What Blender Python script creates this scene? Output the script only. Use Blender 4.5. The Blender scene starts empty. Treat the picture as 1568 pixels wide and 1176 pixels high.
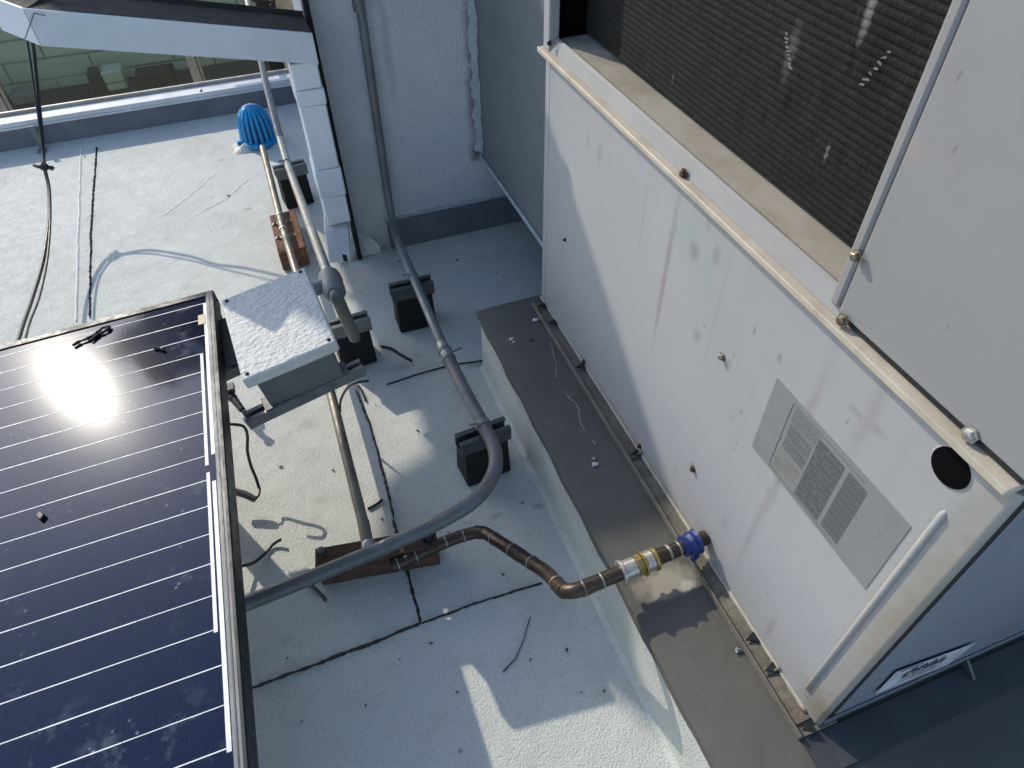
import bpy, bmesh, math, random
from mathutils import Vector, Matrix
random.seed(7)
R_ = math.radians
scene = bpy.context.scene
COL = scene.collection

# ------------------------------------------------------------------ camera
FPX, CX, CY, CAMZ = 1054.87, 784.0, 588.0, 1.0
XA = Vector((0.93753952, -0.26097382, 0.23002675))
YA = Vector((-0.34749271, -0.67140556, 0.65457115))
ZA = Vector((-0.0163847, -0.69361895, -0.72015575))
CAM = Vector((0, 0, CAMZ))

def wr(px, py):
    c = Vector((px - CX, py - CY, FPX))
    return Vector((XA.dot(c), YA.dot(c), ZA.dot(c)))
def P(px, py, z=0.0):
    r = wr(px, py); return CAM + r * ((z - CAMZ) / r.z)
def PX(px, py, x):
    r = wr(px, py); return CAM + r * (x / r.x)
def PY(px, py, y):
    r = wr(px, py); return CAM + r * (y / r.y)

cam_d = bpy.data.cameras.new('camera'); cam = bpy.data.objects.new('camera', cam_d); COL.objects.link(cam)
right = Vector((XA.x, YA.x, ZA.x)); up = Vector((-XA.y, -YA.y, -ZA.y)); back = Vector((-XA.z, -YA.z, -ZA.z))
m = Matrix.Identity(4)
for i in range(3):
    m[i][0], m[i][1], m[i][2], m[i][3] = right[i], up[i], back[i], CAM[i]
cam.matrix_world = m
cam_d.sensor_width = 36.0; cam_d.lens = FPX / 1568 * 36; cam_d.clip_start = 0.02; cam_d.clip_end = 500
scene.camera = cam

# ------------------------------------------------------------------ light
SAZ, SEL = 26.0, 32.84
sd = Vector((-math.sin(R_(SAZ)) * math.cos(R_(SEL)), math.cos(R_(SAZ)) * math.cos(R_(SEL)), math.sin(R_(SEL))))
sl = bpy.data.lights.new('sun', 'SUN'); sl.energy = 2.0; sl.angle = R_(0.53); sl.color = (1.0, 0.935, 0.81)
so = bpy.data.objects.new('sun', sl); COL.objects.link(so)
so.rotation_euler = sd.to_track_quat('Z', 'Y').to_euler(); so.location = (-3, 6, 6)
w = bpy.data.worlds.new('World'); scene.world = w; w.use_nodes = True
nt = w.node_tree; bg = nt.nodes['Background']
sky = nt.nodes.new('ShaderNodeTexSky'); sky.sky_type = 'NISHITA'; sky.sun_disc = False
sky.sun_elevation = R_(SEL); sky.sun_rotation = R_(-SAZ); sky.air_density = 1.0; sky.dust_density = 0.9; sky.ozone_density = 1.6
nt.links.new(sky.outputs[0], bg.inputs[0]); bg.inputs[1].default_value = 0.15
scene.view_settings.view_transform = 'Standard'; scene.view_settings.look = 'None'
scene.view_settings.exposure = 0.8; scene.view_settings.gamma = 1.0
scene.cycles.max_bounces = 8; scene.cycles.use_denoising = True

# ------------------------------------------------------------------ material helpers
class NT:
    def __init__(s, name):
        s.m = bpy.data.materials.new(name); s.m.use_nodes = True
        s.t = s.m.node_tree; s.b = s.t.nodes['Principled BSDF']; s.out = s.t.nodes['Material Output']
        g = s.t.nodes.new('ShaderNodeNewGeometry'); s.pos = g.outputs['Position']
    def n(s, k, **kw):
        x = s.t.nodes.new(k)
        for a, v in kw.items(): setattr(x, a, v)
        return x
    def l(s, a, b): s.t.links.new(a, b)
    def put(s, sock, v):
        if hasattr(v, 'links') and hasattr(v, 'node'): s.l(v, sock)
        else: sock.default_value = v
    def noise(s, scale, detail=4, rough=0.6, vec=None, stretch=None):
        x = s.n('ShaderNodeTexNoise'); x.inputs['Scale'].default_value = scale
        x.inputs['Detail'].default_value = detail; x.inputs['Roughness'].default_value = rough
        v = vec or s.pos
        if stretch:
            mp = s.n('ShaderNodeMapping'); mp.inputs['Scale'].default_value = stretch; s.l(v, mp.inputs['Vector']); v = mp.outputs[0]
        s.l(v, x.inputs['Vector']); return x.outputs['Fac']
    def ramp(s, f, a, b, va=0.0, vb=1.0):
        x = s.n('ShaderNodeMapRange'); x.clamp = True
        s.l(f, x.inputs[0]); x.inputs[1].default_value = a; x.inputs[2].default_value = b
        x.inputs[3].default_value = va; x.inputs[4].default_value = vb; return x.outputs[0]
    def math(s, op, a, b=None):
        x = s.n('ShaderNodeMath', operation=op); s.put(x.inputs[0], a)
        if b is not None: s.put(x.inputs[1], b)
        return x.outputs[0]
    def mix(s, f, a, b):
        x = s.n('ShaderNodeMix', data_type='RGBA'); s.put(x.inputs[0], f)
        s.put(x.inputs[6], a if not isinstance(a, tuple) else (*a[:3], 1)); s.put(x.inputs[7], b if not isinstance(b, tuple) else (*b[:3], 1))
        return x.outputs[2]
    def spot(s, c, rad, soft=0.5, rag=0.35, ragscale=60):
        """a soft-edged patch, stain or shading, of its own shape at a fixed place"""
        a = s.n('ShaderNodeVectorMath', operation='SUBTRACT'); s.l(s.pos, a.inputs[0]); a.inputs[1].default_value = c
        d = s.n('ShaderNodeVectorMath', operation='DIVIDE'); s.l(a.outputs[0], d.inputs[0]); d.inputs[1].default_value = rad
        ln = s.n('ShaderNodeVectorMath', operation='LENGTH'); s.l(d.outputs[0], ln.inputs[0])
        f = ln.outputs['Value']
        if rag: f = s.math('ADD', f, s.math('MULTIPLY', s.math('SUBTRACT', s.noise(ragscale, 3), 0.5), rag * 2))
        return s.ramp(f, 1.0, 1.0 - soft)
    def bump(s, h, strength=0.3, dist=0.002, prev=None):
        x = s.n('ShaderNodeBump'); x.inputs['Strength'].default_value = strength; x.inputs['Distance'].default_value = dist
        s.l(h, x.inputs['Height'])
        if prev is not None: s.l(prev, x.inputs['Normal'])
        return x.outputs[0]
    def done(s, col=None, rough=None, metal=None, normal=None, **kw):
        if col is not None: s.put(s.b.inputs['Base Color'], (*col[:3], 1) if isinstance(col, tuple) else col)
        if rough is not None: s.put(s.b.inputs['Roughness'], rough)
        if metal is not None: s.put(s.b.inputs['Metallic'], metal)
        if normal is not None: s.l(normal, s.b.inputs['Normal'])
        for k, v in kw.items(): s.put(s.b.inputs[k.replace('_', ' ')], v)
        return s.m

def simple(name, col, rough=0.5, metal=0.0, col2=None, scale=25, lo=0.4, hi=0.7, bump=0.0, bscale=120, bdist=0.001, rvar=0.12, stretch=None, spec=None, spk=0.5):
    """weathered plain material: two colours mixed by noise, uneven gloss, fine bump"""
    q = NT(name); c2 = col2 or tuple(c * 0.62 for c in col)
    f = q.ramp(q.noise(scale, 6, 0.65, stretch=stretch), lo, hi)
    c = q.mix(f, col, c2)
    sp = q.ramp(q.noise(scale * 14, 2, 0.5), 0.68, 0.74, 0, spk)
    c = q.mix(sp, c, tuple(x * 0.35 for x in c2))
    r = q.ramp(q.noise(scale * 2.3, 4), 0.3, 0.7, max(0.02, rough - rvar), min(1, rough + rvar))
    nn = q.bump(q.noise(bscale, 4), bump, bdist) if bump else None
    mm = q.done(c, r, metal, nn)
    if spec is not None: q.b.inputs['Specular IOR Level'].default_value = spec
    return mm

M = {}
# white coated cap sheet
q = NT('white_roof_coating')
big = q.noise(2.2, 5, 0.6); mid = q.noise(14, 6, 0.7); fine = q.noise(330, 3, 0.6)
col = q.mix(q.ramp(big, 0.38, 0.68), (0.615, 0.622, 0.568), (0.55, 0.553, 0.50))
col = q.mix(q.ramp(mid, 0.50, 0.76, 0, 0.5), col, (0.42, 0.395, 0.34))
col = q.mix(q.ramp(q.noise(5.5, 6, 0.7), 0.52, 0.72, 0, 0.4), col, (0.45, 0.43, 0.375))
col = q.mix(q.ramp(q.noise(300, 3, 0.6), 0.54, 0.66, 0, 0.34), col, (0.33, 0.32, 0.29))
vor = q.n('ShaderNodeTexVoronoi'); vor.inputs['Scale'].default_value = 26; q.l(q.pos, vor.inputs['Vector'])
speck = q.math('MULTIPLY', q.ramp(vor.outputs['Distance'], 0.085, 0.05), q.ramp(q.noise(9, 3), 0.52, 0.62))
col = q.mix(q.math('MULTIPLY', speck, 0.85), col, (0.07, 0.065, 0.055))
gr = q.math('MULTIPLY', q.ramp(q.noise(190, 3, 0.6), 0.56, 0.66), q.ramp(q.noise(5.5, 4), 0.52, 0.7))
col = q.mix(q.math('MULTIPLY', gr, 0.5), col, (0.12, 0.11, 0.09))
ST = [(825, 775, 12, 7, .55), (760, 790, 16, 6, .4), (810, 705, 7, 5, .8), (815, 712, 5, 9, .6), (700, 600, 10, 4, .3), (730, 558, 22, 9, .5),
      (470, 650, 20, 12, .25), (400, 800, 24, 14, .22), (120, 420, 16, 10, .22), (640, 545, 10, 8, .3), (340, 245, 10, 4, .4), (240, 500, 30, 14, .2),
      (490, 765, 18, 9, .25), (705, 1150, 6, 6, .7), (440, 980, 14, 10, .2), (620, 560, 26, 10, .4), (730, 480, 14, 8, .3), (380, 320, 8, 3, .6), (150, 330, 30, 12, .15), (480, 385, 12, 10, .4)]
for (px, py, a, b_, k) in ST:
    c = P(px, py); rx = (P(px + a, py) - c).length; ry = (P(px, py + b_) - c).length
    col = q.mix(q.math('MULTIPLY', q.spot(c, (rx, ry, 0.05), 0.8, 0.5, 70), k), col, (0.17, 0.145, 0.11))
vg = q.n('ShaderNodeTexVoronoi'); vg.inputs['Scale'].default_value = 400; q.l(q.pos, vg.inputs['Vector'])
vg2 = q.n('ShaderNodeTexVoronoi'); vg2.inputs['Scale'].default_value = 150; q.l(q.pos, vg2.inputs['Vector'])
col = q.mix(q.ramp(vg.outputs['Distance'], 0.35, 0.75, 0, 0.30), col, (0.36, 0.355, 0.335))
nb = q.bump(vg.outputs['Distance'], 0.42, -0.0028); nb = q.bump(q.noise(500, 2), 0.25, 0.0015, nb); nb = q.bump(q.noise(45, 2, 0.4), 0.10, 0.006, nb); nb = q.bump(q.noise(6, 3), 0.25, 0.02, nb)
M['roof'] = q.done(col, q.ramp(q.noise(40, 3), 0.3, 0.7, 0.62, 0.85), 0, nb)

M['tar'] = simple('tar_seam', (0.018, 0.018, 0.018), 0.75, bump=0.6, bscale=200, bdist=0.002)
M['lap'] = simple('white_lap', (0.70, 0.70, 0.66), 0.75, bump=0.6, bscale=250, bdist=0.003, col2=(0.66, 0.66, 0.63))
# stucco
q = NT('grey_stucco')
n1 = q.noise(130, 4, 0.6); n2 = q.noise(3.5, 5, 0.65); n3 = q.noise(17, 5, 0.7)
col = q.mix(q.ramp(n2, 0.35, 0.7), (0.66, 0.66, 0.67), (0.56, 0.56, 0.57))
col = q.mix(q.ramp(n3, 0.55, 0.8, 0, 0.4), col, (0.38, 0.37, 0.36))
col = q.mix(q.ramp(q.noise(300, 2), 0.62, 0.72, 0, 0.55), col, (0.25, 0.24, 0.235))
for (px, py, a, b_, k) in [(722, 60, 14, 90, .7), (724, 170, 12, 80, .7), (730, 232, 16, 22, .9), (476, 60, 6, 60, .5), (500, 220, 5, 70, .35), (590, 50, 8, 120, .25)]:
    c = PY(px, py, 1.47); col = q.mix(q.math('MULTIPLY', q.spot(c, (a * .0016, .05, b_ * .0016), 0.8, 0.5, 60), k), col, (0.12, 0.11, 0.10))
nb = q.bump(q.noise(170, 4, 0.6), 0.9, 0.006)
M['stucco'] = q.done(col, 0.85, 0, nb)
M['flash'] = simple('grey_painted_flashing', (0.15, 0.155, 0.175), 0.6, col2=(0.105, 0.11, 0.125), scale=9, bump=0.2)
M['coping'] = simple('white_metal_coping', (0.66, 0.66, 0.66), 0.42, col2=(0.5, 0.5, 0.5), scale=12)
M['coping2'] = simple('beige_masonry', (0.55, 0.47, 0.34), 0.8, bump=0.3)
M['leader'] = simple('painted_leader_metal', (0.74, 0.77, 0.79), 0.42, col2=(0.64, 0.68, 0.70), scale=7, bump=0.08, bscale=30, spk=0.08)
M['gutter_in'] = simple('gutter_dirt', (0.055, 0.048, 0.04), 0.9, col2=(0.03, 0.027, 0.024), scale=20, bump=0.5)
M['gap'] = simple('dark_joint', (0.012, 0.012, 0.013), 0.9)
M['duct'] = simple('grey_galvanised_duct', (0.185, 0.195, 0.20), 0.55, 0.1, col2=(0.16, 0.17, 0.175), scale=4, bump=0.06, bscale=12, bdist=0.004)
M['sealant'] = simple('smeared_sealant', (0.44, 0.47, 0.475), 0.6, col2=(0.30, 0.32, 0.325), scale=40, bump=0.8, bscale=60, bdist=0.006)

# air conditioner paint with dirt and painted corner shading
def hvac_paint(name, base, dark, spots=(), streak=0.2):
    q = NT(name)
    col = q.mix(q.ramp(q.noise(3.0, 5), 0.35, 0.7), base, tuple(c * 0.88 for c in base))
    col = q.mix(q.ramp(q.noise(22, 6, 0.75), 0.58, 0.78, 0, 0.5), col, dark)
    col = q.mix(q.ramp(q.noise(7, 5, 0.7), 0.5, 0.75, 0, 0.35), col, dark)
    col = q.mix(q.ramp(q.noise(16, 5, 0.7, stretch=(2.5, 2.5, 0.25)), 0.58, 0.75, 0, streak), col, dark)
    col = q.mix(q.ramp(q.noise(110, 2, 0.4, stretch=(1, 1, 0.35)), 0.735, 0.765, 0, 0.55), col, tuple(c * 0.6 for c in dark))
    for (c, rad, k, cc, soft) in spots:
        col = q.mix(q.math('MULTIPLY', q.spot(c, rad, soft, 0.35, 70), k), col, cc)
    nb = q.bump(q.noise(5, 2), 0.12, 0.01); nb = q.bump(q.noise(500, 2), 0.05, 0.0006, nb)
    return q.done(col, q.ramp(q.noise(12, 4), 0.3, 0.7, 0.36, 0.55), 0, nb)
XF = 0.402
sp = []
G1 = (0.26, 0.24, 0.245); G2 = (0.42, 0.38, 0.37)
for (px, py, a, b_, k, cc) in [(1063, 385, 10, 16, .6, G1), (1097, 392, 7, 16, .5, G1), (1085, 345, 6, 12, .4, G1), (1068, 515, 7, 12, .6, G1), (918, 235, 7, 22, .45, G1),
                               (900, 215, 6, 16, .35, G1), (1170, 640, 10, 8, .3, G1), (1310, 630, 9, 7, .4, G1), (1345, 660, 10, 8, .35, G1), (1120, 640, 6, 6, .25, G1),
                               (960, 320, 20, 120, .15, G2),
                               (1180, 960, 5, 40, .4, G1), (1110, 800, 6, 14, .3, G1), (1060, 715, 6, 10, .5, (0.25, 0.17, 0.1)), (1115, 560, 4, 12, .5, G1)]:
    sp.append((PX(px, py, XF), (0.03, a * .0013, b_ * .0010), min(.85, k * 1.3), cc, 0.7))
for (px, py, ry, rz, k) in [(1022, 400, .008, .13, .62), (1008, 480, .005, .10, .4), (1212, 690, .010, .17, .5), (1150, 815, .007, .10, .4), (985, 330, .004, .09, .3), (1330, 640, .012, .10, .3), (1100, 470, .004, .12, .25)]: sp.append((PX(px, py, XF), (0.03, ry, rz), k, (0.24, 0.20, 0.195), .9))
sp.append((Vector((XF, .138, .40)), (0.05, .034, .34), .95, (0.27, 0.24, 0.19), .95)); sp.append((Vector((XF, .135, .19)), (0.05, .045, .05), .9, (0.22, 0.185, 0.13), .9)); sp.append((Vector((XF, .55, .165)), (0.05, .5, .012), .7, (0.28, 0.24, 0.18), .9))  # first spot: beige dust plus the rounded corner's shading, put into the colour
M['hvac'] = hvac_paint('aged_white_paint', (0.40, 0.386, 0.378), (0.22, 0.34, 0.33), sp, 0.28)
sp = []
for (px, py, a, b_, k, cc) in [(1405, 228, 22, 14, .55, (0.33, 0.27, 0.25)), (1430, 220, 10, 10, .4, G1), (1472, 262, 6, 14, .65, G1), (1460, 235, 4, 12, .4, G1), (1525, 190, 4, 4, .4, G1), (1540, 185, 3, 3, .4, G1), (1445, 160, 4, 5, .4, G1), (1400, 470, 30, 20, .15, G1)]:
    sp.append((PX(px, py, XF), (0.03, a * .0009, b_ * .0008), k, cc, 0.8))
M['hvac2'] = hvac_paint('aged_grey_white_paint', (0.275, 0.268, 0.262), (0.22, 0.21, 0.21), sp, 0.12)
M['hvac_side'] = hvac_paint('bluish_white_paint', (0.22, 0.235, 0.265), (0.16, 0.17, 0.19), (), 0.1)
M['beige'] = simple('dusty_beige_edge', (0.50, 0.44, 0.34), 0.6, col2=(0.38, 0.325, 0.25), scale=30, bump=0.15)
M['dusty'] = simple('dusty_paint', (0.36, 0.325, 0.265), 0.7, col2=(0.26, 0.225, 0.17), scale=18, bump=0.15)
M['cavity'] = simple('dark_cavity', (0.002, 0.002, 0.003), 0.9, spec=0.1)
q = NT('black_coil_fins')
col = q.mix(q.ramp(q.noise(60, 5, 0.7, stretch=(1, 3, 0.4)), 0.4, 0.75), (0.010, 0.0096, 0.009), (0.018, 0.017, 0.0155))
col = q.mix(q.ramp(q.noise(900, 2, 0.5, stretch=(1, 1, 0.12)), 0.5, 0.7, 0, 0.6), col, (0.033, 0.0325, 0.03))
for (px, py, a, b_, k, cc) in [(1305, 90, 6, 30, .9, (0.004, 0.004, 0.006)), (1345, 95, 26, 60, .8, (0.006, 0.006, 0.008)), (1207, 150, 6, 24, .9, (0.004, 0.004, 0.005)), (1170, 175, 2, 18, .9, (0.003, 0.003, 0.004)), (1290, 235, 8, 18, .7, (0.004, 0.004, 0.005)),
                               (948, 70, 4, 20, .7, (0.004, 0.004, 0.005)), (1027, 5, 4, 30, .7, (0.004, 0.004, 0.005)), (955, 105, 5, 5, .5, (0.13, 0.13, 0.12)), (1265, 235, 3, 14, .6, (0.16, 0.16, 0.15)), (1030, 120, 2, 12, .5, (0.14, 0.14, 0.13)), (1330, 20, 6, 40, .6, (0.25, 0.25, 0.23)), (1210, 80, 10, 40, .45, (0.14, 0.13, 0.12))]:
    c = PX(px, py, 0.452); col = q.mix(q.math('MULTIPLY', q.spot(c, (0.03, a * .0009, b_ * .0008), 0.7, 0.5, 90), k), col, cc)
M['coil'] = q.done(col, q.ramp(q.noise(40, 4), 0.3, 0.7, 0.75, 0.95), 0.0, q.bump(q.noise(700, 2, 0.5, stretch=(1, 1, 0.1)), 0.5, 0.002), Specular_IOR_Level=0.2)
M['fin'] = simple('scraped_bare_fin', (0.15, 0.148, 0.13), 0.8, 0.0, scale=80)
M['label'] = simple('grey_spec_label', (0.235, 0.233, 0.228), 0.5, col2=(0.21, 0.21, 0.204), scale=14)
M['print'] = simple('label_print', (0.11, 0.11, 0.11), 0.6, scale=300)
M['print2'] = simple('fine_label_print', (0.15, 0.147, 0.143), 0.6, scale=300)
M['panelgold'] = simple('label_blank', (0.25, 0.245, 0.22), 0.5)
M['sticker'] = simple('pale_sticker', (0.58, 0.57, 0.60), 0.5)
M['ink'] = simple('dark_ink', (0.11, 0.11, 0.13), 0.6)

# roof curb cap metal
q = NT('brown_curb_cap')
col = q.mix(q.ramp(q.noise(4, 6, 0.65), 0.35, 0.68), (0.108, 0.10, 0.084), (0.08, 0.075, 0.065))
col = q.mix(q.ramp(q.noise(18, 5, 0.7), 0.55, 0.75, 0, 0.5), col, (0.06, 0.057, 0.05))
col = q.mix(q.ramp(q.noise(70, 4, 0.7), 0.62, 0.78, 0, 0.3), col, (0.22, 0.21, 0.18))
for (px, py, rx, ry, k, cc) in [(1020, 890, .050, .028, .85, (0.36, 0.32, 0.25)), (1052, 896, .014, .010, .8, (0.46, 0.42, 0.35)), (1012, 905, .02, .012, .6, (0.3, 0.26, 0.2))]:
    c = P(px, py, .152); col = q.mix(q.math('MULTIPLY', q.spot(c, (rx, ry, .05), 0.6, 0.45, 60), k), col, cc)
M['cap'] = q.done(col, q.ramp(q.noise(15, 4), 0.3, 0.7, 0.75, 0.92), 0, q.bump(q.noise(9, 4), 0.15, 0.006))
M['rail'] = simple('dirty_base_rail', (0.17, 0.15, 0.12), 0.75, col2=(0.11, 0.095, 0.075), scale=30, bump=0.5, bscale=90, bdist=0.003)
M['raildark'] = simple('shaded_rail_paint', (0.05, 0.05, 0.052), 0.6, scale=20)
M['silt'] = simple('dried_silt', (0.17, 0.15, 0.115), 0.95, col2=(0.09, 0.078, 0.058), scale=45, bump=0.6, bscale=160, bdist=0.003)

M['emt'] = simple('weathered_galvanised', (0.22, 0.20, 0.165), 0.5, 0.5, col2=(0.13, 0.11, 0.085), scale=30, bump=0.08)
M['emt_bright'] = simple('bright_galvanised', (0.42, 0.41, 0.37), 0.42, 0.6, col2=(0.33, 0.32, 0.29), scale=30, bump=0.08)
M['conduit'] = simple('grey_coated_conduit', (0.14, 0.145, 0.145), 0.45, 0.15, col2=(0.095, 0.10, 0.10), scale=22, stretch=(1, 1, 0.3), bump=0.08)
M['condwall'] = simple('dull_grey_conduit', (0.20, 0.215, 0.225), 0.45, 0.3, col2=(0.145, 0.155, 0.165), scale=22, bump=0.08)
M['fitting'] = simple('cast_fitting', (0.20, 0.205, 0.21), 0.5, 0.35, col2=(0.15, 0.155, 0.16), scale=30, bump=0.2)
M['zinc'] = simple('zinc_connector', (0.42, 0.43, 0.43), 0.4, 0.6, col2=(0.30, 0.30, 0.29), scale=60)
M['strutgrey'] = simple('dull_strut', (0.085, 0.09, 0.092), 0.5, 0.3, col2=(0.06, 0.062, 0.065), scale=40)
M['strutgal'] = simple('galvanised_strut', (0.20, 0.205, 0.205), 0.42, 0.5, col2=(0.13, 0.135, 0.135), scale=40)
M['rubber'] = simple('recycled_rubber', (0.0045, 0.0045, 0.0055), 0.85, col2=(0.008, 0.008, 0.009), scale=80, bump=0.5, bscale=260, bdist=0.002)
M['black'] = simple('black_plastic', (0.006, 0.006, 0.007), 0.5)
M['copper'] = simple('tarnished_copper', (0.075, 0.052, 0.038), 0.42, 0.6, col2=(0.04, 0.031, 0.026), scale=36, bump=0.06)
M['copper_dk'] = simple('dark_tarnish', (0.05, 0.042, 0.038), 0.45, 0.5, col2=(0.03, 0.026, 0.025), scale=36)
M['solder'] = simple('solder_ring', (0.33, 0.31, 0.29), 0.5, 0.6, col2=(0.2, 0.18, 0.17), scale=90)
M['brass'] = simple('brass_fitting', (0.42, 0.32, 0.12), 0.32, 0.8, col2=(0.26, 0.19, 0.08), scale=60)
M['tinned'] = simple('tinned_coupling', (0.52, 0.50, 0.46), 0.36, 0.7, col2=(0.36, 0.34, 0.3), scale=60)
M['bluetape'] = simple('blue_tape', (0.006, 0.03, 0.16), 0.45, col2=(0.004, 0.018, 0.09), scale=60, bump=0.6, bscale=140, bdist=0.003)
M['wood'] = simple('dark_weathered_wood', (0.12, 0.055, 0.032), 0.8, col2=(0.045, 0.024, 0.016), scale=26, stretch=(0.25, 3, 3), lo=0.35, hi=0.6, bump=0.6, bscale=90, bdist=0.003)
q = NT('redwood_block')
col = q.mix(q.ramp(q.noise(40, 6, 0.7, stretch=(3, 0.5, 3)), 0.35, 0.65), (0.24, 0.105, 0.055), (0.11, 0.045, 0.026))
col = q.mix(q.ramp(q.noise(70, 4), 0.6, 0.72, 0, 0.6), col, (0.38, 0.24, 0.15))
M['redwood'] = q.done(col, 0.85, 0, q.bump(q.noise(120, 4, stretch=(2, 0.5, 2)), 0.7, 0.004))
M['strap'] = simple('galvanised_strap', (0.55, 0.53, 0.48), 0.38, 0.7, scale=60)
q = NT('stippled_box_paint')
col = q.mix(q.ramp(q.noise(26, 5, 0.7), 0.4, 0.7), (0.54, 0.53, 0.495), (0.46, 0.45, 0.415))
col = q.mix(q.ramp(q.noise(150, 3), 0.66, 0.72, 0, 0.15), col, (0.25, 0.24, 0.22))
M['boxlid'] = q.done(col, 0.6, 0, q.bump(q.noise(110, 3, 0.55, stretch=(1, 1.5, 1)), 0.8, 0.005))
M['boxbody'] = simple('grey_box_paint', (0.13, 0.13, 0.128), 0.5, col2=(0.10, 0.10, 0.097), scale=20, bump=0.1)
M['screw'] = simple('zinc_screw', (0.32, 0.29, 0.22), 0.35, 0.8, col2=(0.16, 0.12, 0.08), scale=150)
M['screw_rust'] = simple('rusty_screw', (0.09, 0.05, 0.03), 0.6, 0.4, scale=150)
M['blue'] = simple('blue_plastic', (0.012, 0.27, 0.55), 0.32, col2=(0.01, 0.20, 0.44), scale=30)
M['mound'] = simple('cream_sealant', (0.70, 0.66, 0.56), 0.75, col2=(0.55, 0.5, 0.4), scale=35, bump=0.7, bscale=90, bdist=0.004)
M['frame'] = simple('anodised_aluminium', (0.225, 0.228, 0.222), 0.6, 0.2, col2=(0.165, 0.165, 0.158), scale=12, stretch=(6, 0.4, 6))
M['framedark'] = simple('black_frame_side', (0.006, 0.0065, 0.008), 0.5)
M['busbar'] = simple('tinned_ribbon', (0.82, 0.815, 0.76), 0.5, 0.0, scale=90, col2=(0.66, 0.65, 0.6))
M['ribbon'] = M['busbar']; M['cellgap'] = simple('cell_gap', (0.012, 0.014, 0.022), 0.95, spec=0.05)
M['kapton'] = simple('tan_tape', (0.42, 0.31, 0.16), 0.45)
# photovoltaic cells behind dusty glass
q = NT('solar_cells')
a = q.noise(3.5, 5, 0.6); 
col = q.mix(q.ramp(a, 0.35, 0.7), (0.003, 0.005, 0.019), (0.006, 0.008, 0.024))
wv = q.n('ShaderNodeTexWave'); wv.wave_type = 'BANDS'; wv.bands_direction = 'X'; wv.inputs['Scale'].default_value = 140; q.l(q.pos, wv.inputs['Vector'])
col = q.mix(q.ramp(wv.outputs['Fac'], 0.6, 0.95, 0, 0.10), col, (0.08, 0.09, 0.13))
dust = q.math('MULTIPLY', q.ramp(q.noise(26, 6, 0.75), 0.55, 0.85), q.ramp(q.noise(4.2, 4), 0.45, 0.7))
col = q.mix(q.math('MULTIPLY', dust, 0.7), col, (0.40, 0.41, 0.43))
drop = q.n('ShaderNodeTexVoronoi'); drop.inputs['Scale'].default_value = 75; q.l(q.pos, drop.inputs['Vector'])
dm = q.math('MULTIPLY', q.ramp(drop.outputs['Distance'], 0.17, 0.08), q.ramp(q.noise(11, 4), 0.53, 0.68))
col = q.mix(q.math('MULTIPLY', dm, 0.6), col, (0.5, 0.51, 0.53))
scr = q.ramp(q.noise(34, 4, 0.7, stretch=(0.5, 3.0, 1)), 0.68, 0.80, 0, 0.45)
col = q.mix(scr, col, (0.45, 0.46, 0.48))
rg = q.ramp(dust, 0.0, 0.6, 0.027, 0.09)
M['cells'] = q.done(col, rg, 0, q.bump(q.noise(300, 3), 0.06, 0.0006), Coat_Weight=0.08, Coat_Roughness=0.17, Specular_IOR_Level=0.4, Specular_Tint=(0.55, 0.70, 1.0, 1.0), Coat_Tint=(0.6, 0.78, 1.0, 1.0))
# far window
q = NT('window_glass')
tr = q.n('ShaderNodeBsdfTransparent'); tr.inputs[0].default_value = (0.78, 0.85, 0.81, 1)
gl = q.n('ShaderNodeBsdfGlossy'); gl.inputs['Roughness'].default_value = 0.03
fr = q.n('ShaderNodeFresnel'); fr.inputs[0].default_value = 1.5
mx = q.n('ShaderNodeMixShader'); q.l(fr.outputs[0], mx.inputs[0]); q.l(tr.outputs[0], mx.inputs[1]); q.l(gl.outputs[0], mx.inputs[2]); q.l(mx.outputs[0], q.out.inputs[0])
M['glass'] = q.m
q = NT('pale_green_tile')
br = q.n('ShaderNodeTexBrick'); br.offset = 0.5; br.inputs['Scale'].default_value = 1.0
br.inputs['Brick Width'].default_value = 0.42; br.inputs['Row Height'].default_value = 0.105; br.inputs['Mortar Size'].default_value = 0.006
br.inputs['Color1'].default_value = (0.56, 0.60, 0.54, 1); br.inputs['Color2'].default_value = (0.50, 0.545, 0.49, 1); br.inputs['Mortar'].default_value = (0.16, 0.20, 0.16, 1)
sx = q.n('ShaderNodeSeparateXYZ'); cx = q.n('ShaderNodeCombineXYZ'); q.l(q.pos, sx.inputs[0]); q.l(sx.outputs[0], cx.inputs[0]); q.l(sx.outputs[2], cx.inputs[1]); q.l(cx.outputs[0], br.inputs['Vector'])
M['tile'] = q.done(q.mix(q.ramp(q.noise(1.6, 4), 0.4, 0.7, 0, 0.5), br.outputs['Color'], (0.42, 0.47, 0.42)), 0.35, 0)
M['winframe'] = simple('aluminium_window_frame', (0.42, 0.38, 0.33), 0.45, 0.3)
M['dark'] = simple('dark_interior', (0.014, 0.014, 0.016), 0.7)
M['ground'] = simple('far_ground', (0.13, 0.125, 0.115), 0.9, scale=0.2)
M['caster_mat'] = simple('caster_render', (0.38, 0.37, 0.36), 0.85, col2=(0.3, 0.29, 0.28), scale=3, bump=0.3)
M['leaf'] = simple('dry_leaf', (0.10, 0.065, 0.03), 0.8)
M['crumb'] = simple('pale_crumb', (0.66, 0.66, 0.64), 0.7)
M['twig'] = simple('dry_twig', (0.035, 0.028, 0.022), 0.85)
M['cable'] = simple('black_cable_jacket', (0.007, 0.007, 0.008), 0.42)
M['cable_grey'] = simple('faded_cable_jacket', (0.075, 0.07, 0.06), 0.5)

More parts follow.
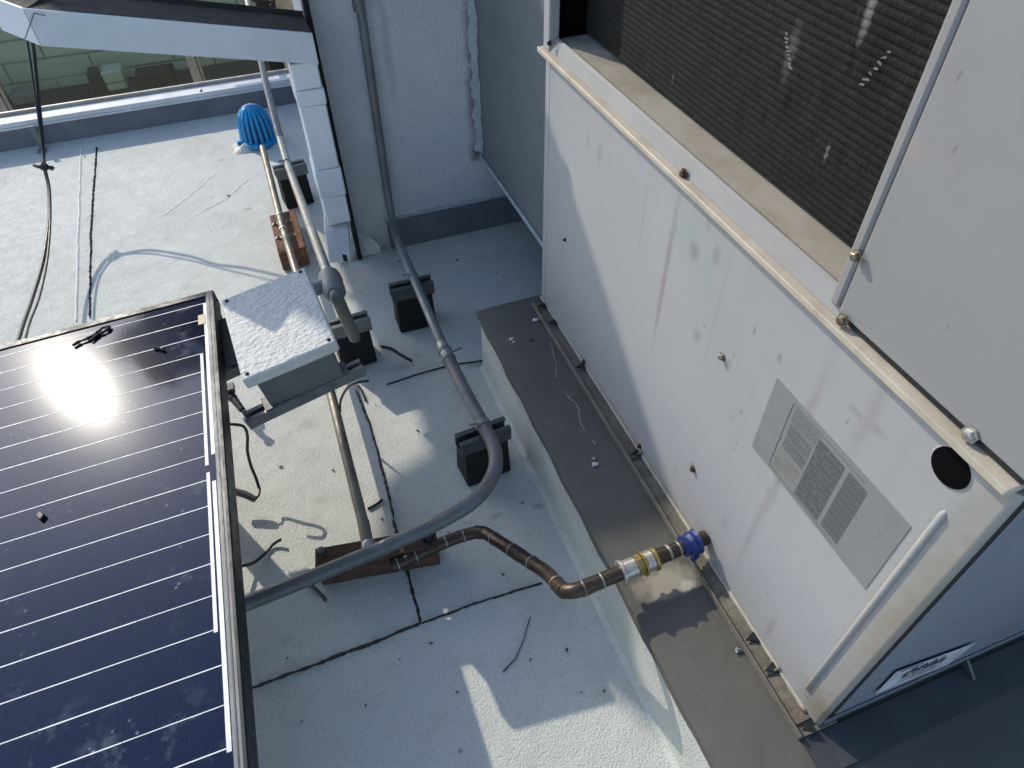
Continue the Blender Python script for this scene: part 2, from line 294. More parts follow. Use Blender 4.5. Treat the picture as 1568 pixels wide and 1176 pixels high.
# ------------------------------------------------------------------ mesh builder
class MB:
    def __init__(s): s.v = []; s.f = []
    def add(s, verts, faces):
        o = len(s.v); s.v += [Vector(x) for x in verts]; s.f += [tuple(i + o for i in f) for f in faces]; return s
    def box(s, lo, hi, T=None):
        x0, y0, z0 = lo; x1, y1, z1 = hi
        vs = [Vector(p) for p in ((x0, y0, z0), (x1, y0, z0), (x1, y1, z0), (x0, y1, z0), (x0, y0, z1), (x1, y0, z1), (x1, y1, z1), (x0, y1, z1))]
        if T: vs = [T @ p for p in vs]
        return s.add(vs, [(0, 3, 2, 1), (4, 5, 6, 7), (0, 1, 5, 4), (1, 2, 6, 5), (2, 3, 7, 6), (3, 0, 4, 7)])
    def hexa(s, b, t):
        """box from a bottom and a top quad (counter-clockwise from above)"""
        return s.add(list(b) + list(t), [(0, 3, 2, 1), (4, 5, 6, 7), (0, 1, 5, 4), (1, 2, 6, 5), (2, 3, 7, 6), (3, 0, 4, 7)])
    def prism(s, poly, vec):
        n = len(poly); a = [Vector(p) for p in poly]; b = [p + Vector(vec) for p in a]
        return s.add(a + b, [tuple(range(n))[::-1], tuple(range(n, 2 * n))] + [(i, (i + 1) % n, n + (i + 1) % n, n + i) for i in range(n)])
    def tube(s, pts, r, seg=14, caps=True):
        pts = [Vector(p) for p in pts]; n = len(pts); rs = r if isinstance(r, (list, tuple)) else [r] * n
        t0 = (pts[1] - pts[0]).normalized(); u = t0.orthogonal().normalized(); vs = []; prev = t0
        for i, p in enumerate(pts):
            t = ((pts[min(i + 1, n - 1)] - p).normalized() + (p - pts[max(i - 1, 0)]).normalized()).normalized()
            u = (prev.rotation_difference(t) @ u); u = (u - t * u.dot(t)).normalized(); v = t.cross(u); prev = t
            for k in range(seg):
                a = 2 * math.pi * k / seg; vs.append(p + (u * math.cos(a) + v * math.sin(a)) * rs[i])
        fs = [(i * seg + k, i * seg + (k + 1) % seg, (i + 1) * seg + (k + 1) % seg, (i + 1) * seg + k) for i in range(n - 1) for k in range(seg)]
        if caps: fs += [tuple(range(seg))[::-1], tuple((n - 1) * seg + k for k in range(seg))]
        return s.add(vs, fs)
    def lathe(s, c, prof, seg=24, axis=Vector((0, 0, 1))):
        axis = axis.normalized(); u = axis.orthogonal().normalized(); v = axis.cross(u); c = Vector(c); vs = []
        for (r, h) in prof:
            for k in range(seg):
                a = 2 * math.pi * k / seg; vs.append(c + axis * h + (u * math.cos(a) + v * math.sin(a)) * r)
        n = len(prof)
        fs = [(i * seg + k, i * seg + (k + 1) % seg, (i + 1) * seg + (k + 1) % seg, (i + 1) * seg + k) for i in range(n - 1) for k in range(seg)]
        fs += [tuple(range(seg))[::-1], tuple((n - 1) * seg + k for k in range(seg))]
        return s.add(vs, fs)
    def build(s, name, mat, parent=None, bevel=0.0, smooth=True, ang=38, bseg=2):
        off = parent_loc(parent)
        me = bpy.data.meshes.new(name); me.from_pydata([p - off for p in s.v], [], s.f)
        bm = bmesh.new(); bm.from_mesh(me); bmesh.ops.recalc_face_normals(bm, faces=bm.faces); bm.to_mesh(me); bm.free()
        me.materials.append(M[mat] if isinstance(mat, str) else mat)
        if smooth:
            me.polygons.foreach_set('use_smooth', [True] * len(me.polygons)); me.set_sharp_from_angle(angle=R_(ang))
        o = bpy.data.objects.new(name, me); COL.objects.link(o); o.parent = parent
        if bevel:
            b = o.modifiers.new('bevel', 'BEVEL'); b.width = bevel; b.segments = bseg; b.limit_method = 'ANGLE'; b.angle_limit = R_(40); b.harden_normals = False
        return o
def parent_loc(p):
    v = Vector((0, 0, 0))
    while p is not None: v += p.location; p = p.parent
    return v
def tag(o, label=None, cat=None, group=None, kind=None):
    if label: o['label'] = label
    if cat: o['category'] = cat
    if group: o['group'] = group
    if kind: o['kind'] = kind
    return o
def thing(name, loc, label, cat, group=None):
    o = bpy.data.objects.new(name, None); o.location = loc; o.empty_display_size = 0.05; COL.objects.link(o)
    return tag(o, label, cat, group)
def fillet(pts, rad, n=6):
    pts = [Vector(p) for p in pts]; out = [pts[0]]
    for i in range(1, len(pts) - 1):
        a, b, c = pts[i - 1], pts[i], pts[i + 1]
        r = rad[i - 1] if isinstance(rad, (list, tuple)) else rad
        d1, d2 = (a - b), (c - b); r = min(r, d1.length * .48, d2.length * .48)
        p, e = b + d1.normalized() * r, b + d2.normalized() * r
        for k in range(n + 1):
            t = k / n; out.append(p * (1 - t) ** 2 + b * 2 * t * (1 - t) + e * t ** 2)
    out.append(pts[-1]); return out
def smooth_path(pts, n=8):
    pts = [Vector(p) for p in pts]; out = []
    for i in range(len(pts) - 1):
        a, b, c, d = pts[max(i - 1, 0)], pts[i], pts[i + 1], pts[min(i + 2, len(pts) - 1)]
        for k in range(n):
            t = k / n; out.append(0.5 * ((2 * b) + (c - a) * t + (2 * a - 5 * b + 4 * c - d) * t * t + (3 * b - a - 3 * c + d) * t ** 3))
    out.append(pts[-1]); return out
def rotz(c, deg): return Matrix.Translation(Vector(c)) @ Matrix.Rotation(R_(deg), 4, 'Z')
def flatlift(p, dz): return Vector((p.x, p.y, p.z + dz))

# ================================================================== SETTING
YP = 2.40      # far low parapet
b = MB(); N = 40
b.add([(-6, -5, 0), (7, -5, 0), (7, YP + .1, 0), (-6, YP + .1, 0)], [(0, 1, 2, 3)])
b.add([(-6, YP + .1, 0), (7, YP + .1, 0), (7, YP + .1, -7), (-6, YP + .1, -7)], [(0, 1, 2, 3)])
roof = tag(b.build('roof', 'roof', smooth=False), kind='structure')
b = MB(); b.add([(-120, -120, -7), (120, -120, -7), (120, 160, -7), (-120, 160, -7)], [(0, 1, 2, 3)])
tag(b.build('ground', 'ground', smooth=False), kind='structure')

def ragged(pts_px, wid, z=0.0022, jit=0.4, step=0.006, seed=1, mat='tar', name='seam', h=0.002):
    rnd = random.Random(seed); pts = [P(*p) for p in pts_px]; b = MB(); line = []
    for i in range(len(pts) - 1):
        n = max(2, int((pts[i + 1] - pts[i]).length / step))
        for k in range(n): line.append(pts[i].lerp(pts[i + 1], k / n))
    line.append(pts[-1]); vs = []; n = len(line); drift = 0
    for i, p in enumerate(line):
        t = (line[min(i + 1, n - 1)] - line[max(i - 1, 0)]).normalized(); nrm = Vector((-t.y, t.x, 0))
        drift = drift * .8 + rnd.uniform(-1, 1) * wid * .14
        ww = wid * (1 + rnd.uniform(-jit, jit)) * (0.55 if i in (0, n - 1) else 1)
        c = p + nrm * drift
        vs += [c + nrm * ww / 2 + Vector((0, 0, .0006)), c + Vector((0, 0, z + h)), c - nrm * ww / 2 + Vector((0, 0, .0006))]
    fs = []
    for i in range(n - 1): fs += [(3 * i, 3 * i + 1, 3 * i + 4, 3 * i + 3), (3 * i + 1, 3 * i + 2, 3 * i + 5, 3 * i + 4)]
    return b.add(vs, fs).build(name, mat, roof)
ragged([(386, 1054), (440, 1034), (500, 1011), (570, 986), (645, 955)], .0050, seed=2)
ragged([(645, 955), (720, 926), (770, 911), (830, 893)], .0036, seed=12)
ragged([(644, 954), (635, 918), (625, 876), (612, 830), (603, 795)], .0046, seed=3)
ragged([(603, 795), (590, 735), (578, 690), (566, 650), (553, 618), (545, 598)], .0042, seed=4)
ragged([(148, 226), (146, 262), (143, 300), (139, 360), (139, 420), (137, 455), (138, 488)], .0046, seed=5, jit=.7)
ragged([(592, 590), (640, 574), (690, 560), (742, 553)], .0018, seed=6, jit=.6)
ragged([(812, 945), (806, 965), (800, 985), (789, 1010), (770, 1030)], .0012, seed=8)
# wider white laps beside the seams
ragged([(124, 226), (122, 300), (119, 380), (117, 492)], .006, z=.0015, h=.0012, seed=10, mat='lap', name='lap_edge', jit=.2)
# pale scrapes worn into the coating
for k, pts in enumerate([[(252, 329), (290, 300), (330, 265)], [(300, 330), (345, 305), (380, 275)]]):
    ragged(pts, .004, z=.0004, h=.0008, seed=20 + k, mat='lap', name='scrape')

# far low parapet
t = thing('parapet', (0, YP, 0), 'low parapet with white metal coping and grey flashing at the far edge of the roof', 'parapet')
zc = 0.068
MB().box((-6, YP, -.02), (0.9, YP + .05, zc - .0004)).build('flashing', 'flash', t)
b = MB(); b.box((-6, YP - .006, zc), (0.9, YP + .052, zc + .014)); b.box((-6, YP - .006, zc - .008), (0.9, YP - .002, zc - .0005))
b.build('coping', 'coping', t, bevel=.002)
MB().box((-6, YP + .0525, zc + .002), (0.9, YP + .06, zc + .024)).build('coping_edge', 'winframe', t)
p = PY(312, 152, YP + .01)
MB().lathe((p.x, YP + .012, zc + .0142), [(.005, 0), (.005, .003), (.002, .005)], 10).build('screw', 'screw', t)
p = P(64, 240); b = MB(); b.box((p.x - .008, YP - .035, 0.001), (p.x + .008, YP - .031, .075)); b.box((p.x - .012, YP - .06, .001), (p.x + .012, YP - .031, .005))
tag(b.build('cable_clip', 'fitting', bevel=.001), 'small grey upright clip at the parapet foot behind the black cable', 'clip')

# far facade beyond the light well
YF = 4.0
fac = thing('facade', (0, YF, -7), 'building across the gap with framed windows over pale green tiles and a beige pier', 'building')
b = MB(); b.box((-5, YF + .5, -7), (3, YF + .6, -.02)); b.build('tiled_wall', 'tile', fac)
b = MB(); b.box((-5, YF + .25, -7), (0.2, YF + .48, -.57)); b.build('counter', 'dark', fac)
for (px, py, wx, hh, mt) in [(192, 150, .10, .10, 'tile'), (60, 180, .12, .05, 'duct'), (25, 180, .03, .12, 'winframe'), (250, 140, .2, .06, 'rubber'), (165, 158, .05, .10, 'rubber')]:
    p = PY(px, py, YF + .4); b = MB(); b.box((p.x - wx / 2, YF + .30, -.566), (p.x + wx / 2, YF + .42, -.566 + hh)); b.build('stored_box', mt, fac, bevel=.006)
mx_ = [PY(8, 170, YF).x, PY(306, 130, YF).x, PY(398, 30, YF).x]
for i, x in enumerate(mx_[:2]):
    b = MB(); b.box((x - .022, YF - .03, -2.2), (x + .022, YF + .03, -.06)); b.box((x + .0225, YF - .015, -2.2), (x + .038, YF + .015, -.06)); b.build('mullion', 'winframe', fac, bevel=.003)
b = MB(); b.box((-5, YF - .03, -.059), (mx_[2], YF + .03, -.01)); b.build('window_head', 'winframe', fac)
for x0, x1 in ((-3.2, mx_[0] - .024), (mx_[0] + .04, mx_[1] - .024), (mx_[1] + .04, mx_[2] - .01)):
    MB().box((x0, YF - .004, -2.2), (x1, YF + .004, -.061)).build('pane', 'glass', fac)
x = PY(398, 30, YF).x
MB().box((x, YF - .06, -7), (x + .06, YF + .08, 0.1)).build('window_jamb', 'dark', fac)
MB().box((x + .062, YF - .1, -7), (2.2, YF + .49, 0.25)).build('pier', 'coping2', fac, bevel=.01)
p = PY(405, 5, YF - .15); b = MB()
for k in range(26):
    a = random.uniform(0, 6.28); c = Vector((p.x + .05 + random.uniform(-.1, .12), YF - .16 + random.uniform(-.04, .04), p.z + .02 + random.uniform(-.06, .14)))
    d = Vector((math.cos(a) * .035, random.uniform(-.02, .02), math.sin(a) * .035 - .02)); n_ = Vector((-d.z, .01, d.x)) * .35
    b.add([c - d, c + n_, c + d, c - n_], [(0, 1, 2, 3)])
b.tube([(p.x + .05, YF - .101, p.z - .0), (p.x + .05, YF - .16, p.z + .06)], .006, 6)
tag(b.build('hanging_plant', 'twig', smooth=False), 'dark straggly growth on the beige pier beyond the white gutter', 'plant')
# ivory patch of wall seen below it
p = PY(404, 22, YF - .105)

# stucco wall end (pilaster)
YW = 1.47
wt = thing('stucco_wall', (.28, YW, 0), 'rough grey stucco wall carrying the tall grey conduit', 'wall')
xl = PY(503, 200, YW).x
b = MB(); b.box((xl, YW, -.02), (2.2, YW + .22, .895)); b.build('wall_face', 'stucco', wt, bevel=.004)
b = MB(); zb = .075
vs = []
b.prism([(xl + .09, YW - .001, zb), (xl + .09, YW - .006, zb - .003), (xl + .09, YW - .016, .004), (xl + .09, YW - .001, .001)], (2.0, 0, 0)); b.build('flashing', 'flash', wt)
ragged_top = MB()
rnd = random.Random(4); xs = [xl + .085 + i * .006 for i in range(60)]
vs = []
for x in xs: vs += [(x, YW - .004, zb - .006), (x, YW - .0025, zb + .004 + rnd.uniform(-.002, .0025))]
ragged_top.add(vs, [(2 * i, 2 * i + 2, 2 * i + 3, 2 * i + 1) for i in range(len(xs) - 1)]).build('sealant_bead', 'sealant', wt)
# smeared sealant lumps at the foot of the wall corner
b = MB(); rnd = random.Random(9)
def blob(b, c, rx, ry, rz, seed, nu=14, nv=8):
    r2 = random.Random(seed); vs = []; ph = [r2.uniform(0, 6.28) for _ in range(6)]
    for j in range(nv + 1):
        th = math.pi * j / nv
        for i in range(nu):
            a = 2 * math.pi * i / nu
            k = 1 + .16 * math.sin(3 * a + ph[0] + th) + .12 * math.sin(5 * a + ph[1]) + .08 * math.sin(4 * th + ph[2])
            vs.append((c[0] + rx * k * math.sin(th) * math.cos(a), c[1] + ry * k * math.sin(th) * math.sin(a), c[2] + rz * k * math.cos(th)))
    return b.add(vs, [(j * nu + i, j * nu + (i + 1) % nu, (j + 1) * nu + (i + 1) % nu, (j + 1) * nu + i) for j in range(nv) for i in range(nu)])
for (px, py, rx, ry, rz) in [(545, 375, .026, .02, .05), (563, 374, .03, .018, .03), (536, 385, .022, .022, .02), (560, 385, .03, .02, .01), (548, 352, .012, .012, .045), (522, 398, .010, .018, .014), (515, 392, .010, .012, .016)]:
    p = P(px, py); blob(b, (p.x, max(min(p.y, YW), 1.40), .005), rx, ry, rz, px)
b.build('sealant_patch', 'lap', wt)

# grey duct between wall and air conditioner
XD, ZD = 0.45, 0.20
dt = thing('air_duct', (XD, 1.2, ZD), 'plain grey sheet metal air duct joining the air conditioner to the stucco wall', 'duct')
YN, YFAR = 0.131, 0.963
MB().box((XD, YFAR + .002, ZD), (1.3, YW - .001, .84)).build('duct_body', 'duct', dt, bevel=.003)
MB().box((XD - .006, YFAR + .002, ZD - .004), (XD - .0005, YW - .012, ZD + .006)).build('flange', 'sealant', dt, bevel=.002)
b = MB(); rnd = random.Random(21); zz = [ZD + .01 + i * .012 for i in range(53)]; vs = []
w0 = .03
for z in zz:
    a_ = .016 + rnd.uniform(-.006, .006); e_ = .012 + rnd.uniform(-.005, .005)
    vs += [(XD - e_, YW - .002, z), (XD - .007, YW - .008 + rnd.uniform(-.002, .002), z), (XD - .0035, YW - a_, z), (XD - .0012, YW - a_ - .012 + rnd.uniform(-.006, .006), z)]
b.add(vs, [(4 * i + k, 4 * i + k + 1, 4 * i + 5 + k, 4 * i + 4 + k) for i in range(len(zz) - 1) for k in range(3)]).build('sealant_joint', 'sealant', dt, ang=80)

# added unseen slab, outlined by pushing roof shadow edges back along the sun
YB = 3.05
kx, kz = -sd.x / sd.y, sd.z / sd.y
def S(gx, gy): return Vector((gx - kx * (YB - gy), YB, kz * (YB - gy)))
ub = thing('shadow_caster', (1.2, YB, -7), 'unseen rendered slab added behind the stucco wall to cast a stepped shadow', 'building')
# outline read along the lit edge of the roof, left to right
edge = [(-.02, 2.30), (.06, 1.5), (.09, 1.36), (.09, 1.246), (.09, 1.06), (.105, .99), (.124, .906), (.116, .80), (.030, .772), (.010, .72), (-.02, .64), (0, .57), (.06, .54), (.12, .51), (.2, .47), (.243, .42), (.256, .34), (.277, .26), (.297, .19), (.294, .29), (.300, .33), (.352, .31), (.372, .16), (.385, .24), (.40, .225), (.9, .222), (1.9, .22), (1.9, 2.3)]
b = MB(); poly = [S(*e) for e in edge]
bm = bmesh.new(); vs = [bm.verts.new(p) for p in poly]; fc = bm.faces.new(vs)
r_ = bmesh.ops.triangulate(bm, faces=[fc]); ex = bmesh.ops.extrude_face_region(bm, geom=bm.faces[:])
for v in [g for g in ex['geom'] if isinstance(g, bmesh.types.BMVert)]: v.co += sd * .28
bmesh.ops.recalc_face_normals(bm, faces=bm.faces)
me = bpy.data.meshes.new('caster_slab'); off = parent_loc(ub)
for v in bm.verts: v.co -= off
bm.to_mesh(me); bm.free(); me.materials.append(M['caster_mat'])
o = bpy.data.objects.new('caster_slab', me); COL.objects.link(o); o.parent = ub
MB().box((.55, YB + .001, -7), (2.6, YB + .30, S(.9, 2.29).z + .02)).build('caster_base', 'caster_mat', ub)

# white gutter and leader beside the wall
YG = 1.355; YGL = 1.28
gt = thing('gutter', (-.1, YG, .5), 'white metal gutter crossing before the far windows and dropping beside the stucco wall', 'gutter')
A_t, A_b = PY(50, 15, YGL), PY(24, 66, YGL); B_t, B_b = PY(470, 50, YG), PY(440, 93, YG)
C_t = PY(482, 52, YG)
dep = .11
x0, x1 = PY(46, 35, YGL).x, C_t.x - .004
def zline(x, top=True):
    a, c = (A_t, B_t) if top else (A_b, B_b)
    return a.z + (c.z - a.z) * (x - a.x) / (c.x - a.x)
def yline(x): return YGL + (YG - YGL) * (x - x0) / (x1 - x0)
th = .004
def plate(b, ya, yb, za0, zb0, za1, zb1):
    f0, f1 = yline(x0), yline(x1)
    return b.hexa([(x0, f0 + ya, za0), (x1, f1 + ya, za1), (x1, f1 + yb, za1), (x0, f0 + yb, za0)], [(x0, f0 + ya, zb0), (x1, f1 + ya, zb1), (x1, f1 + yb, zb1), (x0, f0 + yb, zb0)])
b0_, b1_, t0_, t1_ = zline(x0, 0), zline(x1, 0), zline(x0), zline(x1)
plate(MB(), 0, th, b0_, t0_, b1_, t1_).build('gutter_front', 'leader', gt, bevel=.001)
b = MB(); plate(b, th + .0005, dep, b0_ + .002, b0_ + .05, b1_ + .002, b1_ + .05); plate(b, dep + .0005, dep + .004, b0_, t0_ + .004, b1_, t1_ + .004)
b.build('gutter_trough', 'gutter_in', gt)
# arm turning back at the far end
D = Vector((-.55, .835, 0)); nA = Vector((-D.y, D.x, 0))
if nA.y > 0: nA = -nA
la = .12; a0 = Vector((x0 - .0006, YGL, 0)); up = lambda p, z: Vector((p.x, p.y, z))
b = MB(); q0 = a0; q1 = a0 + D * la; i0 = a0 - nA * .004; i1 = q1 - nA * .004
i0 = Vector((x0 - .0006, YGL + .0075, 0))
b.hexa([up(q0, b0_), up(q1, b0_), up(i1, b0_), up(i0, b0_)][::-1], [up(q0, t0_), up(q1, t0_), up(i1, t0_), up(i0, t0_)][::-1])
b.build('gutter_return', 'leader', gt, bevel=.001)
b = MB(); j0, j1 = i0 - nA * .001, i1 - nA * .001; k0_, k1_ = i0 - nA * .06 + D * .04, i1 - nA * .06
b.hexa([up(j0, b0_ + .002), up(j1, b0_ + .002), up(k1_, b0_ + .002), up(k0_, b0_ + .002)][::-1], [up(j0, b0_ + .05), up(j1, b0_ + .05), up(k1_, b0_ + .05), up(k0_, b0_ + .05)][::-1])
b.build('gutter_trough', 'gutter_in', gt)
# mitre creases
b = MB()
for (pa, pb) in [((52, 20), (38, 60)), ((52, 20), (70, 24))]:
    p1, p2 = PY(*pa, YGL - .004), PY(*pb, YGL - .004); b.tube([p1, p2], .0008, 5)
b.build('mitre_seam', 'boxbody', gt)
# drop pipe
xa, xb = PY(448, 120, YG).x, PY(489, 110, YG).x
zt = zline((xa + xb) / 2, 0) - .0008; ZSH = PY(524, 343, YG).z
lv = [(zt, PY(494, 135, YG).z, 0), (PY(494, 135, YG).z, PY(497, 160, YG).z, .0022), (PY(497, 160, YG).z, PY(510, 258, YG).z, 0), (PY(510, 258, YG).z, PY(520, 300, YG).z, .0022), (PY(520, 300, YG).z, ZSH + .001, .0)]
for i, (za, zb_, g) in enumerate(lv):
    MB().box((xa - g, YG - g, zb_ + .0006), (xb + g, YG + .075 + g, za)).build('drop_pipe' if g == 0 else 'joint_band', 'leader', gt, bevel=.003)
# kicked-out shoe
b = MB()
b.hexa([(xa - .020, YG - .055, ZSH - .055), (xb - .022, YG - .060, ZSH - .060), (xb, YG + .075, ZSH - .06), (xa, YG + .075, ZSH - .06)],
       [(xa - .012, YG - .012, ZSH - .004), (xb - .010, YG - .014, ZSH - .006), (xb, YG + .075, ZSH), (xa, YG + .075, ZSH)])
b.build('shoe', 'coping', gt, bevel=.003)
b = MB(); b.hexa([(xa + .012, YG - .058, ZSH - .0545), (xb - .030, YG - .061, ZSH - .0575), (xb - .030, YG - .0485, ZSH - .048), (xa + .012, YG - .0465, ZSH - .046)],
       [(xa + .012, YG - .0578, ZSH - .052), (xb - .030, YG - .0605, ZSH - .055), (xb - .030, YG - .049, ZSH - .0465), (xa + .012, YG - .047, ZSH - .0445)]); b.build('shoe_mouth', 'gap', gt)
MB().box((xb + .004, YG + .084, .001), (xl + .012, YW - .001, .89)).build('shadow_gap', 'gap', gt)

# ================================================================== ROOF CURB + AIR CONDITIONER
ZC = 0.15; XC0 = 0.277
cb = thing('equipment_curb', (XC0, .5, 0), 'raised roof curb with brown metal cap and white coated sides under the air conditioner', 'curb')
b = MB(); b.prism([(XC0 - .005, 0, 0.0005), (XC0 + .0025, 0, .008), (XC0 + .004, 0, ZC - .006), (XC0 + .1, 0, ZC - .006), (XC0 + .1, 0, .0005)], (0, .965, 0))
for i in range(len(b.v)): b.v[i].y += 0.009
b2 = b.build('curb_side', 'roof', cb)
b = MB(); b.box((XC0 + .10, -.9, .0005), (2.4, .965, ZC - .008)); b.build('curb_core', 'roof', cb)
b = MB(); b.prism([(XC0 + .004 - .009, 0, 0.0005), (XC0 + .0035, 0, .008), (XC0 + .004, 0, ZC - .007), (XC0 + .099, 0, ZC - .007), (XC0 + .099, 0, .0005)], (0, 1.4, 0))
for i in range(len(b.v)): b.v[i].y -= 1.392
b.build('curb_side', 'roof', cb)
# cap with a slightly wavy dripping edge
b = MB(); n = 60; vs = []
rnd = random.Random(3)
for i in range(n + 1):
    y = -.95 + (0.978 + .95) * i / n; wv_ = .0013 * math.sin(i * 1.7) + rnd.uniform(-.0008, .0008)
    vs += [(XC0 + wv_, y, ZC - .022), (XC0 + wv_ * .6 - .001, y, ZC - .002), (XC0 + .003, y, ZC), (XC0 + .05, y, ZC + .001 + wv_ * .4), (2.4, y, ZC + .001)]
b.add(vs, [(5 * i + k, 5 * i + k + 1, 5 * i + 6 + k, 5 * i + 5 + k) for i in range(n) for k in range(4)])
b.add([(XC0, .978, ZC - .022), (2.4, .978, ZC - .022), (2.4, .978, ZC + .001), (XC0, .978, ZC)], [(0, 1, 2, 3)])
b.build('curb_cap', 'cap', cb, ang=50)
# raised lines of old sealant on the cap
def on_cap(pts_px, r, name, mat, n=6, lift=.0005, parent=cb, flat=.4):
    pts = smooth_path([P(*p, ZC + .0015) for p in pts_px], n); rnd = random.Random(len(pts_px) * 7 + int(pts_px[0][0]))
    b = MB(); b.tube(pts, [r * rnd.uniform(.6, 1.3) for _ in pts], 7)
    for v in b.v: v.z = ZC + .001 + (v.z - ZC - .001) * flat
    return b.build(name, mat, parent)
on_cap([(842, 515), (852, 560), (852, 578), (868, 604), (885, 622), (890, 648), (912, 680)], .0013, 'sealant_line', 'strutgal')

ac = thing('air_conditioner', (XF, .55, ZC), 'large white rooftop air conditioner with black coil, streaked panels and a round dark hole', 'air conditioner')
ZB, ZL, ZT = 0.163, 0.617, 1.45
XE = 1.55
# base rail tray with gussets
b = MB(); xt = XF - .021
b.box((xt, YN - .004, ZC + .002), (XF + .03, YFAR - .012, ZC + .005)); b.box((xt - .003, YN - .004, ZC + .002), (xt - .0004, YFAR - .012, ZC + .014))
b.box((XF + .012, YN + .02, ZC + .0055), (XF + .016, YFAR - .012, ZB + .01)); b.build('base_rail', 'rail', ac, bevel=.001)
b = MB(); nn_ = 50; vs = []
rnd = random.Random(5)
for i in range(nn_ + 1):
    y = YN + .01 + (0.5 - YN) * i / nn_
    vs += [(xt + .0004, y, ZC + .006 + rnd.uniform(0, .002)), (xt + .012, y, ZC + .007 + rnd.uniform(0, .003)), (XF + .0115, y, ZC + .009 + rnd.uniform(0, .004))]
b.add(vs, [(3 * i + k, 3 * i + k + 1, 3 * i + 4 + k, 3 * i + 3 + k) for i in range(nn_) for k in range(2)]).build('silt', 'silt', ac)
for (px, py) in [(829, 462), (846, 503), (888, 575), (970, 712), (1148, 985), (1172, 1040), (1228, 1143)]:
    y = min(max(PX(px, py, XF - .010).y, YN + .0), YFAR - .03)
    b = MB(); b.prism([(xt + .003, y + .002, ZC + .0112), (XF - .003, y - .006, ZC + .0112), (XF - .003, y + .008, ZC + .0112)], (0, 0, .0022)); b.build('gusset', 'gap', ac)  # flat near-black triangles: the shade inside the rail's holes, put into colour
for k_, (px, py) in enumerate([(970, 712), (1172, 1040)]):
    y = PX(px, py, XF - .01).y - .003
    b = MB(); b.prism([(xt + .0002, y, ZC + .0065), (XF - .0006, y, ZC + .0065), (XF - .0006, y, ZB + .004)], (0, .0024, 0)); b.build('gusset_plate', 'rail', ac)
# access panel on the long face: flat sheet, bottom lip, ridge
RCN = .005
prof = [(XF, YFAR - .021), (XF, YN + RCN)]
for k in range(1, 11):
    a = math.pi / 2 * k / 10; prof.append((XF + RCN * (1 - math.cos(a)), YN + RCN - RCN * math.sin(a)))
prof += [(XF + RCN + .002, YN), (XF + RCN + .002, YN + .03), (XF + .03, YN + .03), (XF + .03, YFAR - .021)]
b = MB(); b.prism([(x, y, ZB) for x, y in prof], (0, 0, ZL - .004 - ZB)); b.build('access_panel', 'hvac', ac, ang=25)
MB().box((XF, YFAR - .020, ZB), (XF + .03, YFAR, ZL - .004)).build('edge_post', 'hvac', ac, bevel=.003)
MB().box((XF - .0025, YN + .02, ZB - .006), (XF + .02, YFAR, ZB - .0004)).build('bottom_lip', 'beige', ac, bevel=.001)
# pressed rib and rounded corner
r1_, r2_ = PX(1440, 775, XF), PX(1240, 1062, XF); yR = (r1_.y + r2_.y) / 2
b = MB(); rp = [Vector((XF + .001, yR, r1_.z)), Vector((XF - .0005, yR, r1_.z - .004)), Vector((XF - .0005, yR, r2_.z + .004)), Vector((XF + .001, yR, r2_.z))]
b.tube(rp, [.0016, .0031, .0031, .0016], 16); b.build('pressed_rib', 'hvac', ac)
hz = PX(1457, 716, XF); hr = .0152
# round hole with rolled rim
ring = []
b = MB(); b.lathe((XF - .0025, hz.y + .0, hz.z), [(hr + .003, .0026), (hr + .0016, .0018), (hr, .0018), (hr - .001, .0024)], 40, Vector((1, 0, 0)))
b.f = [f for f in b.f if len(f) == 4]; b.build('hole_rim', 'hvac', ac)
MB().lathe((XF - .0013, hz.y, hz.z), [(hr + .0012, 0), (hr + .0012, .0012)], 40, Vector((1, 0, 0))).build('hole', 'cavity', ac)
# lip and sill under the coil
XK = 0.452
yJ = PX(1288, 470, XF).y
MB().box((XF - .012, YN + .004, ZL - .0035), (XF + .012, YFAR + .004, ZL + .004)).build('lip', 'beige', ac, bevel=.0015)
b = MB(); b.prism([(XF - .002, yJ - .01, ZL + .0045), (XF + .005, yJ - .01, ZL + .020), (XF + .009, yJ - .01, ZL + .022), (XF + .014, yJ - .01, ZL + .0045)], (0, YFAR - .022 - yJ + .01, 0)); b.build('sill_riser', 'hvac2', ac)
MB().box((XF + .0145, yJ - .01, ZL + .0045), (XK + .03, YFAR - .02, ZL + .019)).build('sill', 'dusty', ac)
MB().box((XF - .002, YN + .004, ZL + .0062), (XF + .001, yJ - .011, ZL + .0095)).build('panel_gasket', 'gap', ac)
# blank panel to the near side of the coil
yc_b, yc_t = PX(1290, 440, XF), PX(1460, 0, XF)
yE = PX(1383, 196, XF).y; yJ2 = PX(1405, 196, XF).y
MB().box((XF - .003, YN + .002, ZL + .010), (XF + .03, yJ2 - .0004, ZT)).build('blank_panel', 'hvac2', ac, bevel=.002)
MB().box((XF - .0042, yJ2, ZL + .012), (XF + .03, yE, ZT)).build('jamb', 'hvac2', ac, bevel=.003)
# far post
yp = PX(854, 10, XF).y
MB().box((XF - .004, YFAR - .022, ZL + .0045), (XF + .012, YFAR, ZT)).build('coil_post', 'hvac', ac, bevel=.002)
MB().box((XF + .0125, YFAR - .012, ZL + .0045), (XK + .12, YFAR - .002, ZT)).build('cavity_wall', 'cavity', ac)
